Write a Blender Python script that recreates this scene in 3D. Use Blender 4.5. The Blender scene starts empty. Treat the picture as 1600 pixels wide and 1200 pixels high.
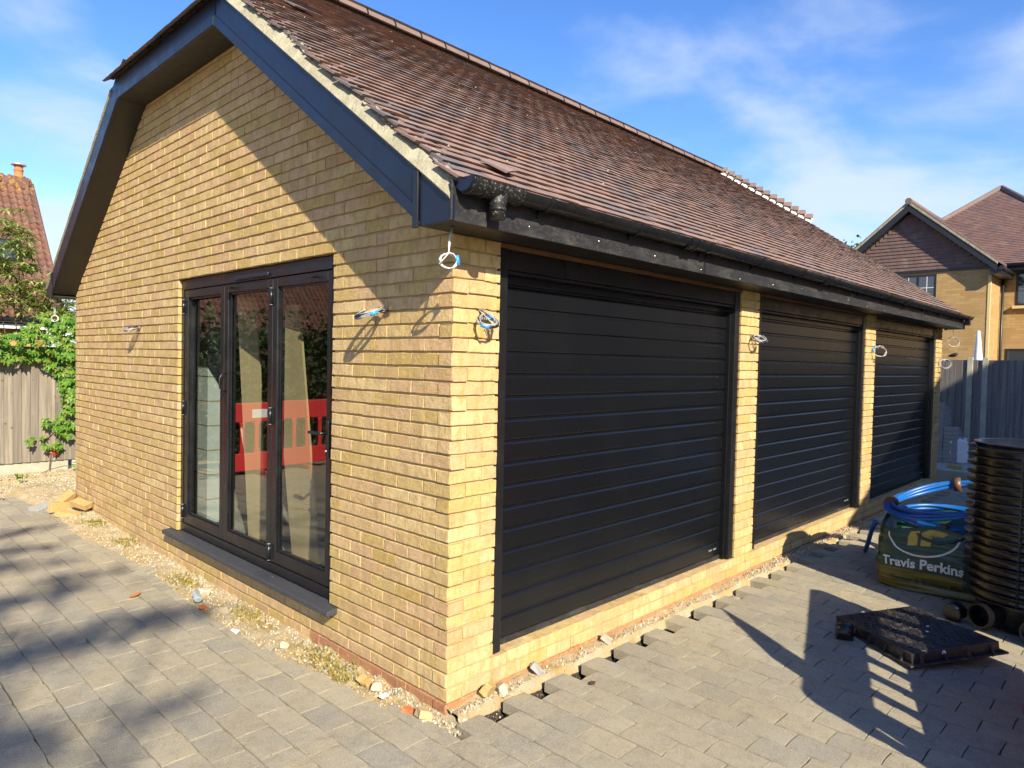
import bpy, bmesh, math, random
import numpy as np
from mathutils import Vector, Matrix, noise as mnoise

random.seed(7)
rng = np.random.default_rng(7)
scene = bpy.context.scene
COL = scene.collection
R = math.radians

# ------------------------------------------------------------------ camera
CAM = np.array([-2.3016, -2.6462, 1.7610])
YAW, PITCH, ROLL, FPX = R(44.0184), R(-1.8614), R(1.2249), 1083.19
fw = np.array([math.cos(PITCH)*math.cos(YAW), math.cos(PITCH)*math.sin(YAW), math.sin(PITCH)])
r0 = np.array([math.sin(YAW), -math.cos(YAW), 0.0]); u0 = np.cross(r0, fw)
cr = r0*math.cos(ROLL) + u0*math.sin(ROLL); cu = np.cross(cr, fw)
cam = bpy.data.cameras.new('camera'); cam.sensor_width = 36; cam.lens = FPX/1600*36
cam.clip_start = 0.05; cam.clip_end = 2000
camo = bpy.data.objects.new('camera', cam); COL.objects.link(camo)
camo.matrix_world = Matrix(((cr[0], cu[0], -fw[0], CAM[0]), (cr[1], cu[1], -fw[1], CAM[1]),
                            (cr[2], cu[2], -fw[2], CAM[2]), (0, 0, 0, 1)))
scene.camera = camo

def pix(pt):
    d = np.asarray(pt, float) - CAM
    z = d @ fw
    if z < 0.05: return None
    return 800 + FPX*(d @ cr)/z, 600 - FPX*(d @ cu)/z, z

# ------------------------------------------------------------------ sky + sun
SUN = Vector((0.24, 0.55, -0.38)).normalized()          # direction the light travels
SUN_EL = math.asin(-SUN.z)
SUN_AZ = math.atan2(-SUN.x, -SUN.y)                      # from +Y, clockwise
world = bpy.data.worlds.new('World'); scene.world = world; world.use_nodes = True
wn = world.node_tree; wn.nodes.clear()
def wnode(t, **k):
    n = wn.nodes.new(t)
    for a, b in k.items(): setattr(n, a, b)
    return n
wout = wnode('ShaderNodeOutputWorld'); wbg = wnode('ShaderNodeBackground')
sky = wnode('ShaderNodeTexSky', sky_type='NISHITA'); sky.sun_disc = False
sky.sun_elevation = SUN_EL; sky.sun_rotation = SUN_AZ
sky.air_density = 1.0; sky.dust_density = 0.25; sky.ozone_density = 2.2
hs = wnode('ShaderNodeHueSaturation'); hs.inputs['Hue'].default_value = 0.513; hs.inputs['Saturation'].default_value = 1.28; hs.inputs['Value'].default_value = 1.12
wn.links.new(sky.outputs[0], hs.inputs['Color'])
tc = wnode('ShaderNodeTexCoord'); sep = wnode('ShaderNodeSeparateXYZ')
wn.links.new(tc.outputs['Generated'], sep.inputs[0])
def wmath(op, a, b=None):
    n = wnode('ShaderNodeMath', operation=op)
    for i, v in enumerate((a, b)):
        if v is None: continue
        if isinstance(v, (int, float)): n.inputs[i].default_value = v
        else: wn.links.new(v, n.inputs[i])
    return n.outputs[0]
zz = wmath('ADD', wmath('MAXIMUM', sep.outputs[2], 0.0), 0.22)
cmb = wnode('ShaderNodeCombineXYZ')
wn.links.new(wmath('DIVIDE', sep.outputs[0], zz), cmb.inputs[0])
wn.links.new(wmath('DIVIDE', sep.outputs[1], zz), cmb.inputs[1])
cmb.inputs[2].default_value = 8.1
n1 = wnode('ShaderNodeTexNoise'); n1.inputs['Scale'].default_value = 1.9; n1.inputs['Detail'].default_value = 9
n1.inputs['Roughness'].default_value = 0.52; n1.inputs['Distortion'].default_value = 0.25
wn.links.new(cmb.outputs[0], n1.inputs['Vector'])
thin = wmath('MULTIPLY', sep.outputs[2], 1.05)
ramp = wnode('ShaderNodeMapRange', interpolation_type='SMOOTHSTEP')
wn.links.new(wmath('SUBTRACT', n1.outputs[0], thin), ramp.inputs[0])
ramp.inputs[1].default_value = 0.13; ramp.inputs[2].default_value = 0.44
ramp.inputs[3].default_value = 0.0; ramp.inputs[4].default_value = 0.80
cmix = wnode('ShaderNodeMix', data_type='RGBA')
wn.links.new(ramp.outputs[0], cmix.inputs[0]); wn.links.new(hs.outputs[0], cmix.inputs[6])
cmix.inputs[7].default_value = (3.6, 4.1, 4.9, 1)
wn.links.new(cmix.outputs[2], wbg.inputs[0]); wbg.inputs[1].default_value = 0.115
wn.links.new(wbg.outputs[0], wout.inputs[0])

sl = bpy.data.lights.new('sun', 'SUN'); sl.energy = 5.0; sl.angle = R(0.53); sl.color = (1.0, 0.90, 0.71)
so = bpy.data.objects.new('sun', sl); COL.objects.link(so)
so.rotation_euler = SUN.to_track_quat('-Z', 'Y').to_euler(); so.location = (-6, -12, 9)

vs = scene.view_settings
vs.view_transform = 'Standard'; vs.look = 'None'; vs.gamma = 1; vs.use_curve_mapping = False; vs.exposure = 0.95
scene.render.engine = 'CYCLES'
scene.cycles.use_denoising = True
scene.cycles.max_bounces = 6; scene.cycles.diffuse_bounces = 3; scene.cycles.glossy_bounces = 3
scene.cycles.caustics_reflective = False; scene.cycles.caustics_refractive = False
scene.cycles.adaptive_threshold = 0.02
scene.cycles.transparent_max_bounces = 12

# ------------------------------------------------------------------ helpers
def link(o, parent=None):
    COL.objects.link(o)
    if parent is not None: o.parent = parent
    return o

def tag(o, label=None, cat=None, group=None, kind=None):
    if label: o['label'] = label
    if cat: o['category'] = cat
    if group: o['group'] = group
    if kind: o['kind'] = kind
    return o

def empty(name, loc=(0, 0, 0), rz=0.0, parent=None):
    o = bpy.data.objects.new(name, None); o.location = loc; o.rotation_euler = (0, 0, rz); o.empty_display_size = .1
    return link(o, parent)

class MB:
    """collects geometry for one mesh"""
    def __init__(s): s.v = []; s.f = []; s.sm = []
    def add(s, verts, faces, smooth=False):
        b = len(s.v); s.v.extend([tuple(map(float, p)) for p in verts])
        s.f.extend([tuple(i+b for i in f) for f in faces]); s.sm.extend([smooth]*len(faces)); return s
    def box(s, x0, x1, y0, y1, z0, z1, M=None):
        vs_ = [(x, y, z) for x in (x0, x1) for y in (y0, y1) for z in (z0, z1)]
        if M is not None: vs_ = [tuple(M @ Vector(p)) for p in vs_]
        return s.add(vs_, [(0, 1, 3, 2), (4, 6, 7, 5), (0, 4, 5, 1), (2, 3, 7, 6), (0, 2, 6, 4), (1, 5, 7, 3)])
    def prism(s, poly, ax, a0, a1):
        """poly = 2D points; ax = extrusion axis 0 (poly is y,z), 1 (x,z), 2 (x,y)"""
        def mk(p, a):
            return {0: (a, p[0], p[1]), 1: (p[0], a, p[1]), 2: (p[0], p[1], a)}[ax]
        n = len(poly)
        v = [mk(p, a0) for p in poly] + [mk(p, a1) for p in poly]
        f = [tuple(range(n))[::-1], tuple(range(n, 2*n))] + [(i, (i+1) % n, n+(i+1) % n, n+i) for i in range(n)]
        return s.add(v, f)
    def tube(s, path, r, seg=8, caps=True, closed=False):
        P = [Vector(p) for p in path]; n = len(P)
        rr = r if hasattr(r, '__len__') else [r]*n
        rings = []; up = None
        for i in range(n):
            a = P[(i-1) % n] if (closed or i > 0) else P[i]
            b = P[(i+1) % n] if (closed or i < n-1) else P[i]
            t = (b-a).normalized()
            if up is None:
                up = Vector((0, 0, 1)) if abs(t.z) < .9 else Vector((1, 0, 0))
            sd = t.cross(up)
            if sd.length < 1e-6: sd = t.orthogonal()
            sd.normalize(); up = sd.cross(t).normalized()
            rings.append([P[i] + (sd*math.cos(2*math.pi*k/seg) + up*math.sin(2*math.pi*k/seg))*rr[i] for k in range(seg)])
        v = [p for ring in rings for p in ring]; f = []
        m = n if closed else n-1
        for i in range(m):
            for k in range(seg):
                a = i*seg+k; b = i*seg+(k+1) % seg; j = ((i+1) % n)*seg
                f.append((a, b, j+(k+1) % seg, j+k))
        s.add(v, f, True)
        if caps and not closed:
            b = len(s.v)-len(v)
            s.f.append(tuple(b+k for k in range(seg))[::-1]); s.sm.append(False)
            s.f.append(tuple(b+(n-1)*seg+k for k in range(seg))); s.sm.append(False)
        return s
    def lathe(s, prof, c, seg=32, closed=False):
        v = []; f = []
        for (r, z) in prof:
            for k in range(seg):
                a = 2*math.pi*k/seg; v.append((c[0]+r*math.cos(a), c[1]+r*math.sin(a), c[2]+z))
        n = len(prof)
        for i in range(n-1):
            for k in range(seg):
                a = i*seg+k; b = i*seg+(k+1) % seg; f.append((a, b, b+seg, a+seg))
        return s.add(v, f, True)
    def mesh(s, name):
        me = bpy.data.meshes.new(name); me.from_pydata(s.v, [], s.f)
        if any(s.sm): me.polygons.foreach_set('use_smooth', s.sm)
        me.update(); return me
    def obj(s, name, mat, parent=None, **t):
        me = s.mesh(name)
        if mat: me.materials.append(mat)
        return tag(link(bpy.data.objects.new(name, me), parent), **t)

def bev(o, w=.004, seg=2):
    m = o.modifiers.new('bevel', 'BEVEL'); m.width = w; m.segments = seg; m.limit_method = 'ANGLE'; m.angle_limit = R(40)
    return o

def inst(name, me, loc, rot=(0, 0, 0), scale=(1, 1, 1), parent=None):
    o = bpy.data.objects.new(name, me); o.location = loc; o.rotation_euler = rot; o.scale = scale
    return link(o, parent)

def merged(name, items, mat, parent=None, smooth=True, **t):
    """items: (verts Nx3 array, list of faces, 4x4 matrix) -> one mesh"""
    V = []; loops = []; tot = []; off = 0
    for (v, f, M) in items:
        V.append(v @ np.array(M)[:3, :3].T + np.array(M)[:3, 3])
        for q in f: loops.extend([i+off for i in q]); tot.append(len(q))
        off += len(v)
    me = bpy.data.meshes.new(name)
    if off:
        V = np.concatenate(V)
        me.vertices.add(len(V)); me.vertices.foreach_set('co', V.ravel())
        me.loops.add(len(loops)); me.loops.foreach_set('vertex_index', loops)
        me.polygons.add(len(tot)); st = np.concatenate([[0], np.cumsum(tot)[:-1]])
        me.polygons.foreach_set('loop_start', st.astype(np.int32))
        me.polygons.foreach_set('use_smooth', [smooth]*len(tot))
        me.update(calc_edges=True); me.validate()
    me.materials.append(mat)
    return tag(link(bpy.data.objects.new(name, me), parent), **t)

def TRS(loc, rot=(0, 0, 0), sc=(1, 1, 1)):
    from mathutils import Euler
    return Matrix.Translation(loc) @ Euler(rot).to_matrix().to_4x4() @ Matrix.Diagonal((*sc, 1))

def frame(o, x, y, z):
    return Matrix(((x[0], y[0], z[0], o[0]), (x[1], y[1], z[1], o[1]), (x[2], y[2], z[2], o[2]), (0, 0, 0, 1)))

def quadgrid(n, m):
    return [(i*m+j, i*m+j+1, (i+1)*m+j+1, (i+1)*m+j) for i in range(n-1) for j in range(m-1)]

# ------------------------------------------------------------------ materials
class NT:
    def __init__(s, name):
        s.m = bpy.data.materials.new(name); s.m.use_nodes = True; s.t = s.m.node_tree
        s.b = s.t.nodes['Principled BSDF']; s.o = s.t.nodes['Material Output']
        s.pos = s.t.nodes.new('ShaderNodeNewGeometry')
    def n(s, t, **k):
        q = s.t.nodes.new(t)
        for a, b in k.items(): setattr(q, a, b)
        return q
    def l(s, a, b): s.t.links.new(a, b)
    def set(s, sock, v):
        if isinstance(v, (int, float)): sock.default_value = v
        elif isinstance(v, (tuple, list)):
            sock.default_value = (*v, 1) if (len(v) == 3 and sock.type == 'RGBA') else v
        else: s.l(v, sock)
    def math(s, op, a, b=0.0, c=None):
        q = s.n('ShaderNodeMath', operation=op); s.set(q.inputs[0], a); s.set(q.inputs[1], b)
        if c is not None: s.set(q.inputs[2], c)
        return q.outputs[0]
    def noise(s, scale, detail=4, rough=.55, vec=None, stretch=None, dist=0):
        q = s.n('ShaderNodeTexNoise'); q.inputs['Scale'].default_value = scale; q.inputs['Detail'].default_value = detail
        q.inputs['Roughness'].default_value = rough; q.inputs['Distortion'].default_value = dist
        v = vec or s.pos.outputs['Position']
        if stretch:
            mp = s.n('ShaderNodeVectorMath', operation='MULTIPLY'); s.l(v, mp.inputs[0]); mp.inputs[1].default_value = stretch; v = mp.outputs[0]
        s.l(v, q.inputs['Vector']); return q.outputs[0]
    def vor(s, scale, feat='F1', vec=None):
        q = s.n('ShaderNodeTexVoronoi', feature=feat); q.inputs['Scale'].default_value = scale
        s.l(vec or s.pos.outputs['Position'], q.inputs['Vector']); return q
    def rng(s, v, a, b, c=0., d=1., smooth=True):
        q = s.n('ShaderNodeMapRange'); q.interpolation_type = 'SMOOTHSTEP' if smooth else 'LINEAR'
        s.set(q.inputs[0], v)
        for i, x in enumerate((a, b, c, d)): s.set(q.inputs[i+1], x)
        return q.outputs[0]
    def mix(s, f, a, b, blend='MIX'):
        q = s.n('ShaderNodeMix', data_type='RGBA', blend_type=blend); s.set(q.inputs[0], f); s.set(q.inputs[6], a); s.set(q.inputs[7], b)
        return q.outputs[2]
    def ramp(s, f, stops, interp='LINEAR'):
        q = s.n('ShaderNodeValToRGB'); q.color_ramp.interpolation = interp; e = q.color_ramp.elements
        while len(e) < len(stops): e.new(.5)
        for el, (p, c) in zip(e, stops): el.position = p; el.color = (*c, 1)
        s.set(q.inputs[0], f); return q.outputs[0]
    def rand(s):
        oi = s.n('ShaderNodeObjectInfo')
        return s.math('FRACT', s.math('ADD', s.math('MULTIPLY', oi.outputs['Random'], 7.31), s.pos.outputs['Random Per Island']))
    def bump(s, h, strength, dist=.002, prev=None):
        q = s.n('ShaderNodeBump'); q.inputs['Strength'].default_value = strength; q.inputs['Distance'].default_value = dist
        s.set(q.inputs['Height'], h)
        if prev is not None: s.l(prev, q.inputs['Normal'])
        return q.outputs[0]
    def fin(s, col=None, rough=None, normal=None, spec=None, metal=None):
        if col is not None: s.set(s.b.inputs['Base Color'], col)
        if rough is not None: s.set(s.b.inputs['Roughness'], rough)
        if normal is not None: s.l(normal, s.b.inputs['Normal'])
        if spec is not None: s.b.inputs['Specular IOR Level'].default_value = spec
        if metal is not None: s.b.inputs['Metallic'].default_value = metal
        return s.m

def m_brick(name, stops, dirt=.35):
    t = NT(name); r = t.rand()
    col = t.ramp(r, stops)
    n1 = t.noise(9, 5); n2 = t.noise(45, 5, .65); n3 = t.noise(170, 3)
    dragged = t.noise(26, 4, .6, stretch=(1, 1, .35))
    col = t.mix(t.rng(dragged, .42, .66, 0, .62), col, (.40, .26, .075))
    col = t.mix(t.rng(n2, .5, .72, 0, .45), col, (.66, .51, .30))
    col = t.mix(t.rng(n1, .42, .7, 0, dirt), col, (.33, .235, .13))
    pit = t.vor(120); pm = t.rng(pit.outputs['Distance'], .10, .16, 1, 0)
    pm = t.math('MULTIPLY', pm, t.rng(t.noise(22, 2), .48, .60))
    col = t.mix(t.math('MULTIPLY', pm, .75), col, (.10, .065, .035))
    h = t.math('ADD', t.math('MULTIPLY', n2, .75), t.math('MULTIPLY', n3, .35))
    h = t.math('SUBTRACT', h, t.math('MULTIPLY', pm, .8))
    return t.fin(col, .9, t.bump(h, 1.0, .009), spec=.2)

BR = [(0, (.47, .325, .11)), (.18, (.56, .41, .175)), (.36, (.54, .37, .17)), (.54, (.55, .36, .20)),
      (.72, (.62, .465, .225)), (.88, (.50, .315, .165)), (1, (.51, .375, .14))]
MAT = {}
MAT['brick'] = m_brick('buff_brick', BR)
MAT['redbrick'] = m_brick('red_brick', [(0, (.36, .14, .075)), (.5, (.42, .18, .10)), (1, (.33, .16, .09))])
MAT['loosebrick'] = m_brick('loose_buff_brick', [(0, (.44, .28, .10)), (1, (.50, .33, .14))], .3)

t = NT('mortar'); nn = t.noise(60, 5); MAT['mortar'] = t.fin(t.mix(nn, (.36, .265, .13), (.49, .38, .20)), .95, t.bump(nn, .8, .005), spec=.1)
t = NT('verge_mortar'); nn = t.noise(40, 6, .65); MAT['vmortar'] = t.fin(t.mix(t.rng(t.noise(9, 4), .35, .7), (.29, .265, .185), (.38, .35, .25)), .95, t.bump(nn, 1, .012), spec=.1)
t = NT('white_mortar'); nn = t.noise(40, 5); MAT['wmortar'] = t.fin(t.mix(nn, (.55, .53, .48), (.72, .70, .66)), .95, t.bump(nn, .8, .006), spec=.1)

def m_tile(name, stops, speck=.25):
    t = NT(name); r = t.rand(); col = t.ramp(r, stops)
    n1 = t.noise(14, 5, .6); n2 = t.noise(90, 4, .6)
    col = t.mix(t.rng(n1, .4, .7, 0, .35), col, (.11, .09, .088))
    col = t.mix(t.rng(t.noise(2.6, 4), .52, .72, 0, .35), col, (.29, .20, .165))
    col = t.mix(t.rng(n2, .62, .72, 0, speck), col, (.45, .38, .31))
    return t.fin(col, .8, t.bump(n2, .7, .003), spec=.3)
MAT['tile'] = m_tile('clay_roof_tile', [(0, (.215, .135, .11)), (.25, (.26, .17, .14)), (.45, (.165, .135, .128)), (.6, (.27, .165, .125)), (.8, (.135, .122, .128)), (1, (.24, .155, .13))])
MAT['ridge'] = m_tile('clay_ridge_tile', [(0, (.16, .115, .10)), (1, (.20, .135, .11))], .1)
MAT['tile2'] = m_tile('plum_roof_tile', [(0, (.155, .085, .07)), (.3, (.20, .11, .085)), (.6, (.13, .085, .085)), (.8, (.18, .10, .08)), (1, (.11, .08, .085))], .05)
MAT['hungtile'] = m_tile('plum_hung_tile', [(0, (.13, .08, .07)), (.5, (.16, .095, .08)), (1, (.11, .08, .08))], .04)
t = NT('old_pantile'); r = t.rand(); col = t.ramp(r, [(0, (.15, .07, .05)), (.4, (.19, .092, .066)), (.7, (.135, .073, .058)), (1, (.20, .11, .082))])
lich = t.rng(t.noise(7, 6, .7), .57, .66); sp_ = t.rng(t.noise(38, 4), .62, .7)
sepz = t.n('ShaderNodeSeparateXYZ'); t.l(t.pos.outputs['Position'], sepz.inputs[0])
top = t.rng(sepz.outputs[2], 5.35, 5.8)
col = t.mix(t.math('MULTIPLY', t.rng(t.noise(9, 5, .7), .50, .60), t.math('MULTIPLY', top, .7)), col, (.40, .22, .04))
col = t.mix(t.math('MULTIPLY', lich, .4), col, (.33, .24, .15)); col = t.mix(t.math('MULTIPLY', sp_, .6), col, (.5, .46, .36))
MAT['pantile'] = t.fin(col, .9, t.bump(t.noise(50, 4), .7, .004), spec=.2)

def m_pvc(name, c, rough=.34, dust=.06, nscale=7):
    t = NT(name); n1 = t.noise(nscale, 6, .65); n2 = t.noise(160, 3)
    col = t.mix(t.rng(n1, .5, .8, 0, dust), c, (.25, .24, .22))
    return t.fin(col, t.rng(n1, .3, .75, rough-.06, rough+.14), t.bump(n2, .05, .001), spec=.5)
MAT['black'] = m_pvc('black_pvc', (.009, .010, .012), .27, .03)
MAT['barge'] = m_pvc('anthracite_pvc', (.0075, .011, .024), .33, .018)
MAT['soffit'] = m_pvc('dark_soffit_pvc', (.016, .015, .014), .45)
MAT['alu'] = m_pvc('black_aluminium', (.0085, .0088, .0098), .32, .02)
t = NT('dusty_black_fascia'); n1 = t.noise(4, 6, .7, stretch=(1, 1, 3)); n2 = t.noise(70, 4, .7); n3 = t.noise(1.3, 4)
col = t.mix(t.rng(n2, .5, .75, 0, .25), (.016, .016, .018), (.20, .18, .155)); col = t.mix(t.rng(n1, .45, .8, 0, .35), col, (.13, .12, .105))
MAT['fascia'] = t.fin(col, t.rng(n1, .3, .7, .42, .75), t.bump(n2, .15, .001), spec=.4)
t = NT('mortar_splashed_black'); n2 = t.noise(75, 5, .8); col = t.mix(t.rng(n2, .56, .64, 0, .7), (.012, .012, .013), (.36, .34, .31))
MAT['splash'] = t.fin(col, .5, t.bump(n2, .3, .002), spec=.4)
t = NT('black_door_slat'); n1 = t.noise(2.2, 5, .6, stretch=(1, 1, .6)); n2 = t.noise(420, 2)
MAT['slat'] = t.fin(t.mix(t.rng(n1, .5, .85, 0, .012), (.0045, .0052, .0068), (.2, .18, .15)), t.rng(n1, .3, .75, .27, .30), t.bump(n2, .04, .0003), spec=.5)
t = NT('granite_sill'); n2 = t.noise(260, 3, .7); MAT['sill'] = t.fin(t.mix(t.rng(n2, .45, .65), (.022, .023, .026), (.12, .12, .13)), .55, t.bump(n2, .2, .001), spec=.4)
t = NT('galvanised'); MAT['badge'] = t.fin((.22, .22, .22), .45, spec=.5)
t = NT('steel_pin'); MAT['steel'] = t.fin((.55, .55, .56), .3, metal=1.0)
t = NT('brown_lintel'); nn = t.noise(30, 4, stretch=(.3, 1, 1)); MAT['lintel'] = t.fin(t.mix(nn, (.10, .055, .03), (.19, .11, .06)), .8, t.bump(nn, .4, .002), spec=.2)

# glass pane
t = NT('double_glazing'); t.t.nodes.remove(t.b)
tr = t.n('ShaderNodeBsdfTransparent'); tr.inputs[0].default_value = (.66, .72, .70, 1)
gl = t.n('ShaderNodeBsdfGlossy'); gl.inputs['Roughness'].default_value = 0.0; gl.inputs[0].default_value = (1, 1, 1, 1)
fr = t.n('ShaderNodeFresnel'); t.l(t.rng(t.pos.outputs['Backfacing'], 0, 1, 1.8, 1/1.8, False), fr.inputs[0])
mx = t.n('ShaderNodeMixShader'); t.l(t.math('MULTIPLY', fr.outputs[0], 1.25), mx.inputs[0]); t.l(tr.outputs[0], mx.inputs[1]); t.l(gl.outputs[0], mx.inputs[2]); t.l(mx.outputs[0], t.o.inputs[0])
MAT['glass'] = t.m
t = NT('house_window_glass'); MAT['hglass'] = t.fin((.04, .05, .06), .03, spec=1.0)

# paving
t = NT('concrete_block_paver'); r = t.rand()
col = t.ramp(r, [(0, (.41, .355, .245)), (.3, (.49, .425, .295)), (.55, (.36, .335, .265)), (.8, (.51, .44, .305)), (1, (.43, .38, .28))])
n1 = t.noise(3.2, 6, .65); n2 = t.noise(130, 4, .7); n3 = t.noise(420, 2)
col = t.mix(t.rng(n1, .40, .72, 0, .55), col, (.45, .36, .20))
col = t.mix(t.rng(t.noise(1.1, 5, .6), .45, .7, 0, .4), col, (.22, .21, .185))
col = t.mix(t.rng(t.noise(8, 5, .7), .62, .74, 0, .5), col, (.40, .25, .10)); col = t.mix(t.rng(t.noise(17, 6, .75), .45, .7, 0, .45), col, (.20, .185, .15)); col = t.mix(t.rng(t.noise(24, 5, .7), .56, .7, 0, .45), col, (.56, .49, .35))
col = t.mix(t.rng(n2, .45, .66, 0, .65), col, (.52, .47, .37)); col = t.mix(t.rng(n3, .52, .66, 0, .75), col, (.10, .09, .07))
MAT['paver'] = t.fin(col, .92, t.bump(t.math('ADD', n2, t.math('MULTIPLY', n3, .5)), 1, .008), spec=.2)
t = NT('paver_side'); nn = t.noise(60, 4); st_ = t.noise(70, 2, stretch=(1, 1, .08)); MAT['paverside'] = t.fin(t.mix(t.rng(st_, .45, .55), (.07, .065, .055), (.34, .31, .25)), .95, spec=.1)

t = NT('sandy_ground'); n1 = t.noise(1.4, 6, .65); n2 = t.noise(70, 5, .7); n3 = t.noise(9, 5, .6)
col = t.mix(t.rng(n1, .35, .7), (.26, .21, .13), (.34, .28, .18)); col = t.mix(t.rng(n2, .5, .65, 0, .6), col, (.16, .13, .085)); col = t.mix(t.rng(n3, .55, .7, 0, .5), col, (.27, .19, .08))
MAT['ground'] = t.fin(col, .97, t.bump(n2, 1, .01), spec=.1)
t = NT('joint_sand'); n2 = t.noise(160, 4, .7); n1 = t.noise(5, 4)
col = t.mix(t.rng(n2, .4, .65), (.10, .085, .06), (.27, .22, .14)); col = t.mix(t.rng(n1, .40, .60, 0, .85), col, (.03, .027, .022)); MAT['joint'] = t.fin(col, .97, t.bump(n2, 1, .004), spec=.1)
t = NT('sandy_rubble'); n1 = t.noise(6, 6, .65); n2 = t.noise(110, 5, .75)
col = t.mix(t.rng(n1, .38, .66), (.46, .345, .17), (.50, .42, .28)); col = t.mix(t.rng(n2, .5, .66, 0, .5), col, (.22, .16, .08)); col = t.mix(t.rng(t.noise(4, 5), .58, .7, 0, .7), col, (.36, .23, .07))
MAT['rubble'] = t.fin(col, .97, t.bump(n2, 1, .012), spec=.1)

t = NT('shade_toned_grit'); n2 = t.noise(90, 5, .75); MAT['grit'] = t.fin(t.mix(t.rng(n2, .4, .65), (.03, .026, .021), (.10, .082, .058)), .95, t.bump(n2, 1, .012), spec=.15)  # dark grit colour that also stands in for shade in the paving notches
def m_stone(name, stops):
    t = NT(name); r = t.rand(); n2 = t.noise(90, 4, .7)
    return t.fin(t.mix(t.rng(n2, .4, .7, 0, .35), t.ramp(r, stops), (.2, .18, .14)), .9, t.bump(n2, .6, .003), spec=.25)
MAT['chips'] = m_stone('limestone_chips', [(0, (.34, .30, .23)), (.3, (.52, .46, .34)), (.5, (.22, .20, .17)), (.7, (.48, .37, .20)), (.85, (.62, .56, .43)), (1, (.34, .25, .13))])
MAT['shard'] = m_stone('masonry_shard', [(0, (.50, .36, .17)), (.4, (.58, .47, .29)), (.7, (.40, .35, .27)), (1, (.62, .56, .44))])
t = NT('terracotta'); nn = t.noise(40, 4); MAT['terracotta'] = t.fin(t.mix(nn, (.42, .13, .05), (.55, .22, .10)), .8, t.bump(nn, .4, .002), spec=.25)
t = NT('orange_shard'); MAT['orange'] = t.fin(t.mix(t.noise(50), (.50, .12, .035), (.6, .2, .08)), .85)

def m_wood(name, a, b, c, sx=(30, 30, 1.2)):
    t = NT(name); r = t.rand(); n1 = t.noise(1, 6, .6, stretch=sx); n2 = t.noise(6, 3)
    col = t.mix(t.rng(n1, .35, .65), a, b); col = t.mix(t.math('MULTIPLY', r, .75), col, c)
    kn = t.vor(6.5); km = t.rng(kn.outputs['Distance'], .07, .13, 1, 0); col = t.mix(t.math('MULTIPLY', km, .7), col, (.09, .06, .04))
    col = t.mix(t.rng(n2, .55, .75, 0, .35), col, b)
    return t.fin(col, .9, t.bump(n1, .9, .006), spec=.15)
MAT['fence'] = m_wood('weathered_fence_board', (.185, .155, .12), (.29, .25, .20), (.12, .105, .088))
MAT['fence2'] = m_wood('grey_fence_board', (.17, .155, .14), (.24, .22, .195), (.13, .12, .11))
t = NT('concrete'); n1 = t.noise(4, 6, .65); n2 = t.noise(120, 4, .7); MAT['concrete'] = t.fin(t.mix(t.rng(n1, .35, .7), (.33, .32, .25), (.42, .40, .32)), .95, t.bump(n2, .6, .004), spec=.15)
t = NT('cut_block'); n1 = t.noise(14, 5); MAT['block'] = t.fin(t.mix(n1, (.26, .255, .24), (.36, .35, .32)), .95, t.bump(t.noise(90, 4), .6, .004), spec=.15)
t = NT('interior_blockwork'); n1 = t.noise(5, 5); MAT['inner'] = t.fin(t.mix(n1, (.30, .29, .27), (.40, .39, .36)), .95, t.bump(t.noise(80, 4), .6, .004), spec=.1)
t = NT('pale_block'); n2 = t.noise(110, 4, .7); MAT['paleblock'] = t.fin(t.mix(n2, (.50, .52, .52), (.68, .70, .70)), .95, t.bump(n2, .6, .004), spec=.1)
t = NT('interior_floor'); n1 = t.noise(3, 6); MAT['ifloor'] = t.fin(t.mix(n1, (.28, .26, .22), (.40, .37, .31)), .9, spec=.2)
t = NT('plywood'); n1 = t.noise(1, 5, .6, stretch=(14, 14, 1.5)); MAT['ply'] = t.fin(t.mix(n1, (.50, .36, .19), (.64, .48, .28)), .75, spec=.2)
t = NT('plasterboard'); MAT['plaster'] = t.fin((.62, .56, .46), .9, spec=.1)

def m_leaf(name, stops, trans=.35):
    t = NT(name); r = t.pos.outputs['Random Per Island']; col = t.ramp(r, stops); t.fin(col, .42, spec=.4)
    tl = t.n('ShaderNodeBsdfTranslucent'); t.l(t.mix(1, col, (1.0, 1.2, .5), 'MULTIPLY'), tl.inputs[0])
    mx = t.n('ShaderNodeMixShader'); mx.inputs[0].default_value = trans
    t.l(t.b.outputs[0], mx.inputs[1]); t.l(tl.outputs[0], mx.inputs[2]); t.l(mx.outputs[0], t.o.inputs[0]); return t.m
MAT['creeper'] = m_leaf('creeper_leaf', [(0, (.07, .19, .016)), (.35, (.12, .28, .028)), (.7, (.19, .36, .04)), (.93, (.28, .33, .05)), (1, (.36, .17, .05))], .45)
MAT['shrub'] = m_leaf('shrub_leaf', [(0, (.10, .18, .03)), (.4, (.26, .33, .07)), (.75, (.42, .45, .15)), (1, (.52, .46, .22))])
MAT['hedge'] = m_leaf('hedge_leaf', [(0, (.02, .05, .012)), (.6, (.035, .08, .018)), (1, (.06, .12, .03))], .25)
MAT['treeleaf'] = m_leaf('tree_leaf', [(0, (.035, .08, .015)), (.6, (.055, .12, .025)), (1, (.09, .16, .035))], .3)
MAT['redleaf'] = m_leaf('red_leaf', [(0, (.30, .04, .025)), (1, (.40, .07, .03))])
MAT['moss'] = m_leaf('moss', [(0, (.16, .15, .03)), (.5, (.28, .22, .05)), (1, (.38, .29, .09))], .2)
t = NT('bark'); n1 = t.noise(1, 5, stretch=(18, 18, 4)); MAT['bark'] = t.fin(t.mix(n1, (.06, .045, .032), (.14, .11, .08)), .95, t.bump(n1, .8, .01), spec=.1)
t = NT('vine_stem'); MAT['stem'] = t.fin((.16, .10, .06), .9)
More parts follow.
